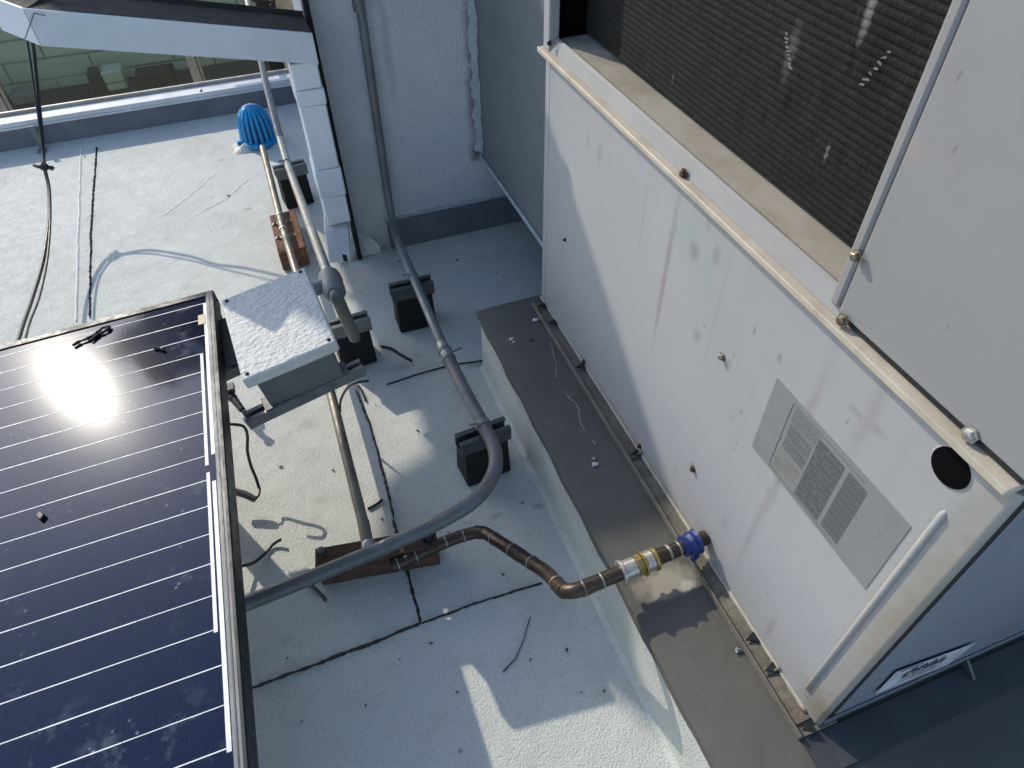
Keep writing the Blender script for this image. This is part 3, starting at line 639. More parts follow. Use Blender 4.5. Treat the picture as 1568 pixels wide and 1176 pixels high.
# coil: ridged rows of fins
yk0, yk1 = yE - .03, PX(897, 40, XK).y
b = MB(); pit = .0072; zs = []; z = ZL + .0245
while z < ZT: zs.append(z); z += pit
vs = []
ny = 24
for i, z in enumerate(zs):
    for (dz, dx) in ((0, .0010), (.0024, 0), (.0046, 0)):
        for k in range(ny + 1): vs.append((XK + dx, yk0 + (yk1 - yk0) * k / ny, z + dz))
rows = len(zs) * 3
b.add(vs, [(r * (ny + 1) + k, r * (ny + 1) + k + 1, (r + 1) * (ny + 1) + k + 1, (r + 1) * (ny + 1) + k) for r in range(rows - 1) for k in range(ny)])
b.build('coil', 'coil', ac, smooth=False)
MB().box((XK + .007, yk1 - .002, ZL + .0245), (XK + .10, yk1 + .002, ZT)).build('coil_end_plate', 'cavity', ac)
for (px, py, n, dpx, dpy, ln) in [(1203, 52, 9, .8, 6.5, .0075), (1318, 130, 7, 7.2, -8.4, .0085)]:
    b = MB(); rnd = random.Random(px)
    for k in range(n):
        p = PX(px + dpx * k + rnd.uniform(-1.5, 1.5), py + dpy * k + rnd.uniform(-1, 1), XK - .0004); l2 = ln * rnd.uniform(.4, 1.1) / 2; tz = rnd.uniform(-.0012, .0012)
        b.hexa([(p.x, p.y - l2, p.z - .0007 + tz), (p.x + .0015, p.y - l2, p.z - .0007 + tz), (p.x + .0015, p.y + l2, p.z - .0007 - tz), (p.x, p.y + l2, p.z - .0007 - tz)],
               [(p.x + .0003, p.y - l2 * .6, p.z + .0009 + tz), (p.x + .0015, p.y - l2 * .8, p.z + .0009 + tz), (p.x + .0015, p.y + l2 * .8, p.z + .0008 - tz), (p.x + .0003, p.y + l2 * .7, p.z + .0008 - tz)])
    b.build('bent_fin', 'fin', ac)
# body
MB().box((XK + .101, YN + .004, ZB), (XE, YFAR - .013, ZT - .01)).build('cabinet', 'cavity', ac)
MB().box((XF - .01, YN - .01, ZT), (XE + .01, YFAR + .01, ZT + .05)).build('lid', 'hvac', ac, bevel=.004)
# near side
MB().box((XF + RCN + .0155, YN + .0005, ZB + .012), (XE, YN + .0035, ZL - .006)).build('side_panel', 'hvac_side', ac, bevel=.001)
MB().box((XF + RCN + .0025, YN + .001, ZB), (XF + RCN + .015, YN + .006, ZL - .004)).build('gasket', 'gap', ac)
MB().box((XF + RCN + .0025, YN - .0018, ZB), (XE, YN + .0009, ZB + .0115)).build('side_lip', 'flash', ac, bevel=.002)
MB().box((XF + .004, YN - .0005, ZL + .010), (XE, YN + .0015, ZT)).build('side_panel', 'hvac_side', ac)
MB().box((XF + .004, YN - .006, ZL - .0035), (XE, YN + .0035, ZL + .004)).build('lip', 'beige', ac, bevel=.001)
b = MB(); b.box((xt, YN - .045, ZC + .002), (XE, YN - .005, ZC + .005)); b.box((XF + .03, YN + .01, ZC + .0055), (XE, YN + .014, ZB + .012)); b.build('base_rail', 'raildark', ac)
for px, py in [(1500, 1030)]:
    p = PY(px, py, YN - .02); b = MB(); b.prism([(p.x, YN - .022, ZC + .0055), (p.x, YN - .003, ZC + .0055), (p.x, YN - .003, ZC + .020)], (.004, 0, 0)); b.build('gusset', 'strutgrey', ac)
# screws
def hexscrew(p, axis, r, mat, parent, h=.004):
    b = MB(); b.lathe(p, [(r * 1.5, 0), (r * 1.5, .0012), (r * 1.02, .0013), (r, h), (r * .8, h + .0006)], 6 if r > .0028 else 10, axis); return b.build('screw', mat, parent)
for (px, py, mt, x, r) in [(1048, 266, 'screw_rust', XF - .0025, .0042), (1291, 490, 'screw', XF - .006, .0042), (1486, 665, 'tinned', XF - .004, .0046), (1312, 392, 'screw', XF - .0065, .0036),
                        (1107, 546, 'screw', XF, .0036), (1062, 718, 'screw_rust', XF, .0034), (895, 553, 'screw_rust', XF, .003), (980, 683, 'screw_rust', XF, .003), (1234, 1086, 'screw', XF + .001, .0032), (866, 367, 'black', XF, .002), (843, 66, 'black', XF - .0045, .003), (1141, 968, 'gap', XF, .003)]:
    p = PX(px, py, x); hexscrew((x, p.y, p.z), Vector((-1, 0, 0)), r, mt, ac)
# dirt-filled dents and rivets none; spec label with printed tables
def LP(u, v, d=0.0): # label coords: u along the length, v down
    return Vector((XF - .0005 - d, ly0 + (ly1 - ly0) * u, lz0 + (lz1 - lz0) * v))
l1, l2, l3, l4 = PX(1187, 577, XF), PX(1154, 688, XF), PX(1393, 800, XF), PX(1330, 905, XF)
ly0, ly1 = (l1.y + l2.y) / 2, (l3.y + l4.y) / 2; lz0, lz1 = (l1.z + l3.z) / 2, (l2.z + l4.z) / 2
def lquad(b, u0, v0, u1, v1, d=.0006):
    b.add([LP(u0, v0, d), LP(u1, v0, d), LP(u1, v1, d), LP(u0, v1, d)], [(0, 1, 2, 3)])
b = MB(); b.prism([LP(0, 0), LP(1, 0), LP(1, 1), LP(0, 1)], (-.0003, 0, 0)); lab = b.build('label', 'label', ac)
b = MB(); lw = .0024
def hl(u0, u1, v, wv=.006): lquad(b, u0, v - wv / 2, u1, v + wv / 2)
def vl(u, v0, v1, wu=.0035): lquad(b, u - wu / 2, v0, u + wu / 2, v1)
vl(.165, .06, .93, .004); hl(.165, .72, .06); hl(.165, .74, .95)
for i in range(17): vl(.40 + .19 * i / 16, .12, .92, .0036)
for j in range(12): hl(.40, .59, .12 + .80 * j / 11, .006)
for i in range(12): vl(.625 + .125 * i / 11, .12, .90, .0040)
for j in range(11): hl(.625, .75, .12 + .78 * j / 10, .006)
for j in range(9): hl(.20, .38, .28 + .035 * j + (.03 if j > 4 else 0), .008)
b.build('printed_table', 'print', lab)
b = MB(); rnd = random.Random(31)
def lines(u0, u1, v0, v1, n, fill):
    for j in range(n):
        v = v0 + (v1 - v0) * j / max(1, n - 1); u = u0
        while u < u1:
            l_ = rnd.uniform(.006, .03); lquad(b, u, v - .006, min(u + l_, u1), v + .006, .0005); u += l_ + rnd.uniform(.003, .008)
lines(.19, .40, .09, .24, 7, 1); lines(.20, .38, .30, .58, 12, 1)
for i in range(16): 
    for j in range(11):
        if rnd.random() < .75: lquad(b, .402 + .19 * i / 16, .135 + .8 * j / 11, .402 + .19 * i / 16 + .006, .135 + .8 * j / 11 + rnd.uniform(.02, .045), .0004)
b.build('printed_text', 'print2', lab)
b = MB(); lquad(b, .19, .66, .36, .92, .00045); b.build('blank_box', 'panelgold', lab)
# sticker with handwriting on the near side
s1, s2, s3, s4 = [PY(*p, YN - .001) for p in [(1371, 1027), (1339, 1061), (1450, 1016), (1494, 982)]]
b = MB(); sq = [Vector((p.x, YN - .0022, p.z)) for p in (s1, s2, s3, s4)]; b.prism(sq, (0, -.0004, 0)); stk = b.build('sticker', 'sticker', ac)
def SQ(u, v):
    a = sq[0].lerp(sq[3], u); c = sq[1].lerp(sq[2], u); p = a.lerp(c, v); return Vector((p.x, YN - .0028, p.z))
b = MB(); pts = []
for k in range(46):
    u = .18 + .52 * k / 45; pts.append(SQ(u, .30 + .16 * math.sin(k * 1.9) * (1 if k % 7 else .4) + .05 * math.sin(k * .6)))
b.tube(pts, .0007, 5); b.tube([SQ(.2, .52), SQ(.4, .5), SQ(.66, .42)], .0005, 5); b.tube([SQ(.06, .04), SQ(.3, .03), SQ(.34, .06)], .0006, 5)
for v in (.62, .7, .78): b.tube([SQ(.2, v), SQ(.72, v - .02)], .00022, 4)
b.build('handwriting', 'ink', stk)

# ================================================================== PIPES
# copper gas line
RC = .0100
zg = .192
cpp = thing('copper_pipe', P(860, 900, 0), 'tarnished copper pipe with banded joints between the air conditioner and the wood beam', 'pipe')
e0 = PX(1072, 847, XF - .002); e0.z = zg
p_el = P(868, 911, zg); pc = [e0, p_el, P(838, 877, .135), P(737, 812, .052), P(690, 826, .046), P(600, 868, .042)]
# keep the horizontal run straight
path = fillet(pc, [.026, .02, .022, .02], 6)
# split into dark lower run and warm near run
MB().tube(path, RC, 18).build('pipe_run', 'copper', cpp)
def ring_at(p, d, w, r, mat, name, parent, seg=20):
    d = d.normalized(); return MB().tube([p - d * w / 2, p - d * w * .3, p + d * w * .3, p + d * w / 2], [r * .97, r, r, r * .97], seg).build(name, mat, parent)
dh = (e0 - p_el).normalized()
def along(px, py):  # point on the horizontal run nearest to that view ray
    r = wr(px, py).normalized(); w0 = p_el - CAM; a_ = dh.dot(r); d_ = dh.dot(w0); e_ = r.dot(w0)
    return p_el + dh * ((a_ * e_ - d_) / (1 - a_ * a_))
ring_at(along(1046, 857), dh, .0025, RC * 1.05, 'solder', 'joint_ring', cpp)
ring_at(along(1030, 861), dh, .0035, RC * 1.12, 'solder', 'joint_ring', cpp)
ring_at(along(1012, 866), dh, .022, RC * 1.07, 'copper', 'socket', cpp)
cfit = MB(); c0 = along(990, 874)
for (k0, k1, r, mat, nm) in [(-.034, -.030, 1.62, 'tinned', 'collar'), (-.0296, -.012, 1.36, 'tinned', 'coupling'), (-.0116, -.003, 1.5, 'brass', 'coupling_nut'), (-.0026, .0005, 1.72, 'brass', 'collar'), (.001, .013, 1.42, 'tinned', 'coupling'), (.0134, .018, 1.62, 'brass', 'collar')]:
    MB().tube([c0 + dh * k0, c0 + dh * (k0 + .0008), c0 + dh * (k1 - .0008), c0 + dh * k1], [RC * r * .95, RC * r, RC * r, RC * r * .95], 8 if nm == 'coupling_nut' else 22).build(nm, mat, cpp)
def ring_path(px, py, mat='solder', w=.0022, k=1.1):
    best = min(range(1, len(path) - 1), key=lambda i: 0) 
    r = wr(px, py).normalized(); bi, bd, bp = 0, 9, None
    for i in range(len(path) - 1):
        for s_ in range(9):
            pt = path[i].lerp(path[i + 1], s_ / 8); d = (pt - CAM).cross(r).length
            if d < bd: bi, bd, bp = i, d, pt
    ring_at(bp, path[bi + 1] - path[bi], w, RC * k, mat, 'joint_ring', cpp)
for p in [(913, 896), (893, 902), (853, 893), (822, 858), (787, 840), (752, 825), (711, 822), (683, 831), (640, 851), (612, 864)]: ring_path(*p)
for (px, py) in [(903, 899), (860, 905)]: ring_path(px, py, 'copper', .014, 1.07)
for (px, py) in [(800, 845), (735, 815)]: ring_path(px, py, 'copper_dk', .02, 1.06)
# blue tape lump round the entry
b = MB(); d = (e0 - p_el).normalized(); pe = Vector((XF - .0195, 0, 0)); 
c_ = along(1062, 850.5); b.tube([c_ - d * .010, c_ - d * .008, c_ - d * .002, c_ + d * .003, c_ + d * .009, c_ + d * .013], [RC * 1.1, RC * 1.45, RC * 1.35, RC * 1.65, RC * 1.5, RC * 1.75], 16)
for k in range(3): b.tube(smooth_path([c_ + d * (.003 * k) + Vector((0, -.010, .004)), c_ + d * (.003 * k) + Vector((.001, -.0155, -.006)), c_ + d * .002 * k + Vector((.001, -.012, -.018 - .004 * k))], 4), .0024, 6)
tag(b.build('tape_wrap', 'bluetape'), 'crumpled blue tape wrapped round the copper pipe where it enters the air conditioner', 'tape')

# support block maker: rubber foot with strut channel and strap
def support(label, pxl, pxr, zt, deg=None, rub=.088, chan_d=.030, matc='strutgrey', dep=.052, tall=.03):
    a, c = P(*pxl, zt), P(*pxr, zt); u = (c - a); L = u.length; ang = math.degrees(math.atan2(u.y, u.x))
    t = thing('pipe_support', (a.x, a.y, 0), label, 'pipe support', 'rubber pipe supports')
    T = rotz((a.x, a.y, 0), ang)
    # local: x along channel, y away; channel front lip lies at y=0
    b = MB(); b.hexa([T @ Vector(p) for p in ((.004, -.004, .0015), (L - .004, -.004, .0015), (L - .004, dep, .0015), (.004, dep, .0015))],
                     [T @ Vector(p) for p in ((.006, .001, zt - tall), (L - .006, .001, zt - tall), (L - .006, dep - .008, zt - tall), (.006, dep - .008, zt - tall))])
    b.build('rubber_block', 'rubber', t, bevel=.003)
    b = MB(); th = .0025; z0 = zt - tall + .0006
    b.box((0, 0, z0), (L, chan_d, z0 + th), T); b.box((0, 0, z0 + th), (L, th, zt), T); b.box((0, chan_d - th, z0 + th), (L, chan_d, zt), T)
    b.box((0, th + .0002, zt - .003), (L, .009, zt), T); b.box((0, chan_d - .009, zt - .003), (L, chan_d - th - .0002, zt), T)
    b.build('strut_channel', matc, t, bevel=.0006)
    return t, T, L
def strap_on(t, c, d, r, mat='fitting', w=.010):
    d = d.normalized(); ring_at(c, d, w, r * 1.18, mat, 'strap', t)
    s = d.cross(Vector((0, 0, 1))).normalized(); b = MB(); b.tube([c + s * r * .9 + Vector((0, 0, r * .8)), c + s * (r + .012) + Vector((0, 0, r * .9))], .0022, 8); b.build('strap_bolt', mat, t)
    b = MB(); b.tube([c - Vector((0, 0, r)), c - Vector((0, 0, r + .012))], .006, 8); b.build('strap_foot', mat, t)

ZS = .115
s1, T1, L1 = support('rubber pipe support farthest from the wood beam, standing near the foot of the stucco wall', (599, 447), (664, 432), ZS)
s2, T2, L2 = support('rubber pipe support under the elbow of the long grey conduit beside the curb', (706, 684), (783, 655), ZS)
s3, T3, L3 = support('rubber pipe support close to the blue drain dome under a galvanised pipe', (421, 262), (469, 250), ZS, matc='strutgal', dep=.06)
s4, T4, L4 = support('rubber pipe support tucked behind the grey junction box', (505, 505), (567, 488), ZS, matc='strutgal', dep=.06)

# long grey conduit: down the wall, along the roof, round an elbow
R1, R2 = .0092, .0116
cd = thing('conduit', P(640, 500, 0), 'long grey conduit running down the stucco wall and over two supports to the panel', 'conduit')
zp1, zp2 = ZS + R1 + .003, ZS + R2 + .003
wtop, wbot = PY(550, 0, YW - .02), PY(598, 330, YW - .022)
wx = (wtop.x + wbot.x) / 2
up_ = (wtop - wbot).normalized(); wtop2 = wtop + up_ * .36
c1 = P(633, 424, zp1); cpl = P(684, 543, zp1); c2 = P(741, 655, zp2)
low = P(606, 352, .10)
pa = fillet([wtop2, PY(600, 340, YW - .022), P(613, 378, zp1 + .0), c1, cpl], [.09, .045, .01], 9)
MB().tube(pa, R1, 18).build('thin_pipe', 'condwall', cd)
pb = fillet([cpl, c2, P(768, 705, zp2), P(757, 745, zp2 - .002), P(700, 789, .104), P(560, 850, .074), P(430, 903, .040), Vector((-.2085, P(375, 926, .022).y, .022))], [.05, .035, .035, .05, .03, .03], 7)
# broad swept elbow
pb = smooth_path([cpl, P(712, 599, zp2), P(740, 651, zp2), P(757, 687, zp2), P(757, 722, zp2), P(733, 760, zp2 - .004), P(690, 790, zp2 - .012), P(620, 824, .094), P(540, 858, .0765), P(460, 891, .072), P(380, 923, .068), P(320, 947, .066)], 9)
MB().tube(pb, R2, 18).build('thick_pipe', 'conduit', cd)
dcp = (pb[1] - pb[0]).normalized()
for (k0, k1, r, nm, mt) in [(-.030, -.014, 1.22, 'coupling', 'zinc'), (-.0138, -.006, 1.42, 'coupling_nut', 'fitting'), (-.0056, .010, 1.28, 'coupling', 'zinc'), (.0102, .016, 1.42, 'coupling_nut', 'fitting')]:
    MB().tube([cpl + dcp * k0, cpl + dcp * k1], R1 * r, 12).build(nm, mt, cd)
b = MB(); b.tube([cpl + Vector((.012, 0, .004)), cpl + Vector((.030, .004, .003))], .0022, 8); b.build('set_screw', 'fitting', cd)
strap_on(s1, c1 + (cpl - c1).normalized() * -.002, cpl - c1, R1)
strap_on(s2, P(740, 651, zp2), P(757, 687, zp2) - P(712, 599, zp2), R2)
MB().tube([PY(549, 6, YW - .022) - up_ * .012, PY(549, 6, YW - .022) + up_ * .012], R1 * 1.3, 14).build('coupling', 'fitting', cd)

# galvanised pipe over the redwood block, under the box, to the beam
RA = .0088; za = .082
ga = thing('galvanised_pipe', P(500, 600, 0), 'brownish galvanised pipe running over the red wood block and under the junction box', 'pipe')
pa = [P(402, 226, .072), P(432, 345, .072), P(455, 420, .070), P(507, 604, .066), P(556, 800, .066), P(563, 838, .066)]
MB().tube(pa, RA, 18).build('pipe_run', 'emt', ga)
dA = (pa[5] - pa[4]).normalized(); cA = P(565, 836, .067)
MB().tube([cA - dA * .006, cA - dA * .003, cA + dA * .006, cA + dA * .012], [RA * 1.2, RA * 1.35, RA * 1.35, RA * 1.1], 16).build('connector', 'zinc', ga)
MB().tube([P(556.5, 800, .0585), P(563, 834, .0655)], RA * 1.09, 18).build('sleeve', 'fitting', ga)
# second pipe with conduit body
gb = thing('galvanised_pipe', P(470, 330, 0), 'bright galvanised pipe beside the white gutter drop, ending in a grey conduit fitting', 'pipe')
zb1 = ZS + .0095 + .003
pb_ = [P(410, 140, .150) + (P(392, 60, .16) - P(410, 140, .150)) * ((YF - .1 - P(410, 140, .150).y) / (P(392, 60, .16).y - P(410, 140, .150).y)), P(410, 140, .150), P(429, 212, zb1), P(440, 250, zb1), P(472, 338, .19), P(504, 424, .25)]
MB().tube(pb_[:3], .0098, 18).build('sleeve', 'fitting', gb)
MB().tube(pb_[2:], .0092, 18).build('pipe_run', 'emt_bright', gb)
dB = (pb_[5] - pb_[4]).normalized(); f0 = pb_[5]; sB = -Vector((0, 0, 1)).cross(dB).normalized()
if sB.x < 0: sB = -sB
b = MB(); b.tube([f0 - dB * .004, f0 + dB * .002, f0 + dB * .022, f0 + dB * .036, f0 + dB * .066, f0 + dB * .074], [.013, .0200, .0210, .0195, .0190, .013], 20); b.build('conduit_body', 'fitting', gb)
b = MB(); b.tube([f0 + dB * .034 - sB * .012, f0 + dB * .037 - sB * .046], [.0125, .0125], 16); b.build('side_hub', 'fitting', gb)
b = MB(); b.tube(fillet([f0 + dB * .07, f0 + dB * .088, P(543, 517, .125)], .02, 5), .0112, 16); b.build('stub_pipe', 'boxbody', gb)
strap_on(s3, pb_[3] + (pb_[4] - pb_[3]).normalized() * -.004, pb_[4] - pb_[3], .0092, 'strutgal')

# redwood block with straps
c1_, c2_, c3_, c4_ = P(412, 330, .052), P(452, 320, .052), P(468, 378, .052), P(426, 389, .052)
rb = thing('wood_block', P(440, 360, 0), 'short red brown wood block with two metal straps under a galvanised pipe', 'wood block')
b = MB(); dn = lambda p, z: Vector((p.x, p.y, z))
b.hexa([dn(p, .002) for p in (c4_, c3_, c2_, c1_)], [dn(p, .052) for p in (c4_, c3_, c2_, c1_)]); b.build('block', 'redwood', rb, bevel=.002)
dr = (pa[1] - pa[0]).normalized(); sr = dr.cross(Vector((0, 0, 1))).normalized()
for (px, py) in [(428, 331), (434, 352)]:
    c = P(px, py, .088); c = pa[0] + dr * (P(px, py, .072) - pa[0]).dot(dr)
    b = MB(); b.tube([c - dr * .003, c + dr * .003], RA * 1.16, 16)
    for s_ in (-1, 1):
        b.box((-.008, -.004, 0), (.008, .004, .0022), Matrix.Translation(Vector((c.x, c.y, .0524)) + sr * s_ * .016) @ Matrix.Rotation(math.atan2(sr.y, sr.x), 4, 'Z'))
    b.build('strap', 'strap', rb)
    for s_ in (-1, 1): hexscrew(Vector((c.x, c.y, .0547)) + sr * s_ * .017, Vector((0, 0, 1)), .0032, 'screw', rb)

# wood beam
w0, w1 = P(494, 898, 0), P(675, 865, 0); uw = (w1 - w0); Lw = uw.length; aw = math.degrees(math.atan2(uw.y, uw.x))
wb = thing('wood_beam', w0, 'dark weathered wood beam lying under the grey conduit', 'wood beam')
T = rotz(w0, aw); HW = .056
b = MB(); b.box((0, 0, .001), (Lw, .036, HW), T); b.build('beam', 'wood', wb, bevel=.0025)
pk = T.inverted() @ P(655, 823, HW)
b = MB(); b.lathe(T @ Vector((pk.x, .018, HW + .0005)), [(.0085, 0), (.0085, .006), (.006, .008)], 20); b.build('dowel_cap', 'black', wb)
b = MB(); b.lathe(T @ Vector((pk.x - .165, .03, HW + .0003)), [(.006, 0), (.006, .002), (.003, .006)], 10); b.build('bolt', 'fitting', wb)

# ================================================================== JUNCTION BOX
k1, k2, k3, k4 = P(332, 462, .330), P(455, 413, .347), P(521, 520, .349), P(383, 577, .330)
cx_ = (k1 + k2 + k3 + k4) / 4; ux = ((k2 - k1) + (k3 - k4)).normalized(); uy = ((k1 - k4) + (k2 - k3)); uy = (uy - ux * uy.dot(ux)).normalized(); uz = ux.cross(uy)
wX = ((k2 - k1).length + (k3 - k4).length) / 2; dX = ((k4 - k1).length + (k3 - k2).length) / 2; HB = .078; wX *= 1.05
jb = thing('junction_box', (cx_.x, cx_.y, 0), 'square grey junction box with stippled lid, raised on a metal rail beside the solar panel', 'junction box')
T = Matrix.Identity(4)
for i in range(3): T[i][0], T[i][1], T[i][2], T[i][3] = ux[i], uy[i], uz[i], cx_[i]
b = MB(); b.box((-wX / 2, -dX / 2, -.020), (wX / 2, dX / 2, 0), T); b.build('lid', 'boxlid', jb, bevel=.0035, bseg=3)
b = MB(); b.box((-wX / 2 + .012, -dX / 2 + .010, -HB), (wX / 2 - .012, dX / 2 - .010, -.0205), T); b.build('box_body', 'boxbody', jb, bevel=.002)
for (sx_, sy_) in ((-1, -1), (1, -1), (-1, 1), (1, 1)):
    hexscrew(T @ Vector((sx_ * (wX / 2 - .009), sy_ * (dX / 2 - .009), 0)), uz, .0020, 'black', jb, .0024)
zl = cx_.z - HB - .020
a_, c_ = P(384, 658, zl - .010), P(562, 574, zl + .013); us = (c_ - a_); Ls = us.length; ex = us.normalized(); ey = (uy - ex * uy.dot(ex)).normalized(); ez = ex.cross(ey)
Ts = Matrix.Identity(4)
for i in range(3): Ts[i][0], Ts[i][1], Ts[i][2], Ts[i][3] = ex[i], ey[i], ez[i], a_[i]
def strut(T, L, y0, nm, xs=0):
    h = .018
    b = MB(); b.box((xs, y0, 0), (L, y0 + .022, .002), T); b.box((xs, y0, .0021), (L, y0 + .002, h), T); b.box((xs, y0 + .020, .0021), (L, y0 + .022, h), T)
    b.box((xs, y0 + .0021, h - .002), (L, y0 + .0065, h), T); b.box((xs, y0 + .0155, h - .002), (L, y0 + .0199, h), T)
    return b.build(nm, 'strutgal', jb, bevel=.0005)
strut(Ts, Ls, 0, 'strut_rail'); strut(Ts, Ls * .8, .12, 'strut_rail', -.12)
b = MB(); b.box((Ls * .17, .002, .0184), (Ls * .88, .03, .0198), Ts); b.build('mounting_flange', 'boxbody', jb)
for k in (.30, .73): hexscrew(Ts @ Vector((Ls * k, .008, .02)), ez, .0026, 'fitting', jb)
# black bracket plates carrying the box from the panel frame
b = MB(); q_ = [P(338, 490, .285), P(346, 486, .285), P(366, 556, .285), P(345, 563, .285)]; b.prism(q_, (0, 0, -.004)); b.build('bracket_plate', 'black', jb)
MB().tube([P(330, 470, .285), P(348, 512, .27)], .0035, 8).build('bracket_arm', 'black', jb); MB().tube([P(342, 566, .285), P(352, 545, .26)], .0035, 8).build('bracket_arm', 'black', jb)

# ================================================================== SOLAR PANEL
hit = wr(122, 592).normalized(); pn = (sd - hit).normalized()
ZPR = .312
o_ = P(325, 444, ZPR); o2 = P(386, 1176, ZPR - .004)
yv = (o2 - o_); yv = (yv - pn * yv.dot(pn)).normalized(); xv = pn.cross(yv).normalized()
if xv.x > 0: xv = -xv
yv2 = -yv
def SP(a, c, h=0.0):   # a: metres left from the edge nearest the box, c: metres towards the viewer from the far edge
    return o_ + xv * a + yv * c + pn * h
PW, PLN, PT, FR = .78, 1.10, .030, .0110
pv = thing('solar_panel', (o_.x - .3, o_.y - .5, 0), 'dusty dark blue solar panel in an aluminium frame raised above the roof', 'solar panel')
def slab(b, a0, c0, a1, c1, h0, h1):
    b.hexa([SP(a1, c1, h0), SP(a0, c1, h0), SP(a0, c0, h0), SP(a1, c0, h0)], [SP(a1, c1, h1), SP(a0, c1, h1), SP(a0, c0, h1), SP(a1, c0, h1)]); return b
slab(MB(), FR, FR, PW - FR, PLN - FR, -.008, -.0022).build('cells', 'cells', pv)
for (a0, c0, a1, c1) in ((0, 0, FR, PLN), (PW - FR, 0, PW, PLN)):
    b = MB(); slab(b, a0, c0, a1, c1, -PT, 0); b.build('frame_bar', 'frame', pv, bevel=.0008)
for (a0, c0, a1, c1) in ((FR + .0003, 0, PW - FR - .0003, FR), (FR + .0003, PLN - FR, PW - FR - .0003, PLN)):
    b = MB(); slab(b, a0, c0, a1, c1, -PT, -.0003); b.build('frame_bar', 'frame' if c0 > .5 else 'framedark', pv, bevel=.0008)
# dark outer faces of the frame
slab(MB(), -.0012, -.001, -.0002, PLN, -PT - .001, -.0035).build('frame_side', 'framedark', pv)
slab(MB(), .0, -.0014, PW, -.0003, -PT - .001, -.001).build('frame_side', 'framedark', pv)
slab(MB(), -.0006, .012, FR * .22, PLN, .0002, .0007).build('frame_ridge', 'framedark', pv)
slab(MB(), FR * .52, .012, FR * .66, PLN, .0002, .0007).build('frame_groove', 'strutgrey', pv)
def at_panel(px, py):
    r = wr(px, py); t_ = (o_ - CAM).dot(pn) / r.dot(pn); d = CAM + r * t_ - o_; return d.dot(xv), d.dot(yv)
# bus strips
HR = -.0018
def strip(p1, p2, w_):
    a1, c1 = at_panel(*p1); a2, c2 = at_panel(*p2); am = (a1 + a2) / 2
    return am - w_ / 2, c1, am + w_ / 2, c2
outs = [strip((313, 463), (325, 694), .0046), strip((326, 735), (351, 1150), .0046)]
ins = [strip((308, 541), (316, 711), .0040), strip((318, 722), (329, 967), .0040)]
for s_ in outs + ins: slab(MB(), *s_, HR - .0005, HR).build('bus_strip', 'busbar', pv)
# ribbons across the cells, one object: surface pattern of the laminate
ca = [at_panel(*p)[1] for p in [(311, 463), (309, 490), (311, 513), (308.7, 541)]]
y_first = at_panel(311, 463)[1]; y_17 = at_panel(352, 1150)[1]
b = MB(); rnd = random.Random(12)
pitch = (at_panel(312, 699)[1] - at_panel(308.7, 541)[1]) / 5
k = 0; c = y_first
ys = []
while c < PLN - .02: ys.append(c); c += pitch
inner_a = ins[0][0]
for i, c in enumerate(ys):
    a = outs[0][0] if i < 3 else ins[0][0]
    if i >= 15: a = outs[1][0]
    x = a
    seg_end = PW - FR - .012
    while x < seg_end:
        l_ = rnd.uniform(.08, .125); slab(b, x, c - .00066 * rnd.uniform(.6, 1.1), min(x + l_, seg_end), c + .00066 * rnd.uniform(.6, 1.1), HR - .0004, HR - .0001); x += l_ + .0006
b.build('cell_ribbon', 'ribbon', pv, smooth=False)
a0, c0 = at_panel(309, 488); slab(MB(), a0 - .005, c0 - .012, a0 + .006, c0 + .012, HR + .0002, HR + .0008).build('tape_tab', 'kapton', pv)
for (px, py) in [(331, 460), (327, 478)]:
    p = P(px, py, .296); b = MB(); blob(b, (p.x, p.y, p.z), .0032, .0032, .0032, px, 8, 6); b.build('frame_bolt', 'zinc' if px == 327 else 'black', pv)
# legs and rails under the panel
for a_l in (.14, .60):
    b = MB(); slab(b, a_l, .02, a_l + .03, PLN - .02, -PT - .032, -PT - .001); b.build('support_rail', 'strutgal', pv)
    for c_l in (.10, .85):
        p = SP(a_l + .015, c_l, -PT - .0325); b = MB(); b.box((p.x - .014, p.y - .014, .0015), (p.x + .014, p.y + .014, p.z - .004)); b.box((p.x - .05, p.y - .05, .0008), (p.x + .05, p.y + .05, .006)); b.build('leg', 'strutgal', pv)
# debris on the panel
def flat_on_panel(pts_px, h, r, name, mat, label, cat, group=None):
    pts = [SP(*at_panel(*p), h) for p in pts_px]; b = MB(); rnd = random.Random(int(pts_px[0][0]))
    pts = smooth_path(pts, 5); b.tube(pts, [r * rnd.uniform(.6, 1.5) for _ in pts], 7)
    return tag(b.build(name, mat), label, cat, group)
flat_on_panel([(112, 530), (122, 524), (135, 519), (148, 511), (158, 503), (168, 501), (162, 507), (150, 513), (140, 522)], .0012, .0020, 'tape_scrap', 'black', 'twisted black scrap of tape lying near the far edge of the solar panel', 'scrap')
flat_on_panel([(236, 533), (244, 534), (251, 536)], .001, .002, 'plastic_chip', 'black', 'small black chip on the solar panel nearer the junction box', 'chip')
p = [SP(*at_panel(*c), -.001) for c in ((56, 792), (62, 784), (70, 789), (63, 798))]
b = MB(); b.prism(p, pn * .004); tag(b.build('plastic_chip', 'black', bevel=.001), 'small square black chip on the solar panel near the left edge of the photo', 'chip')

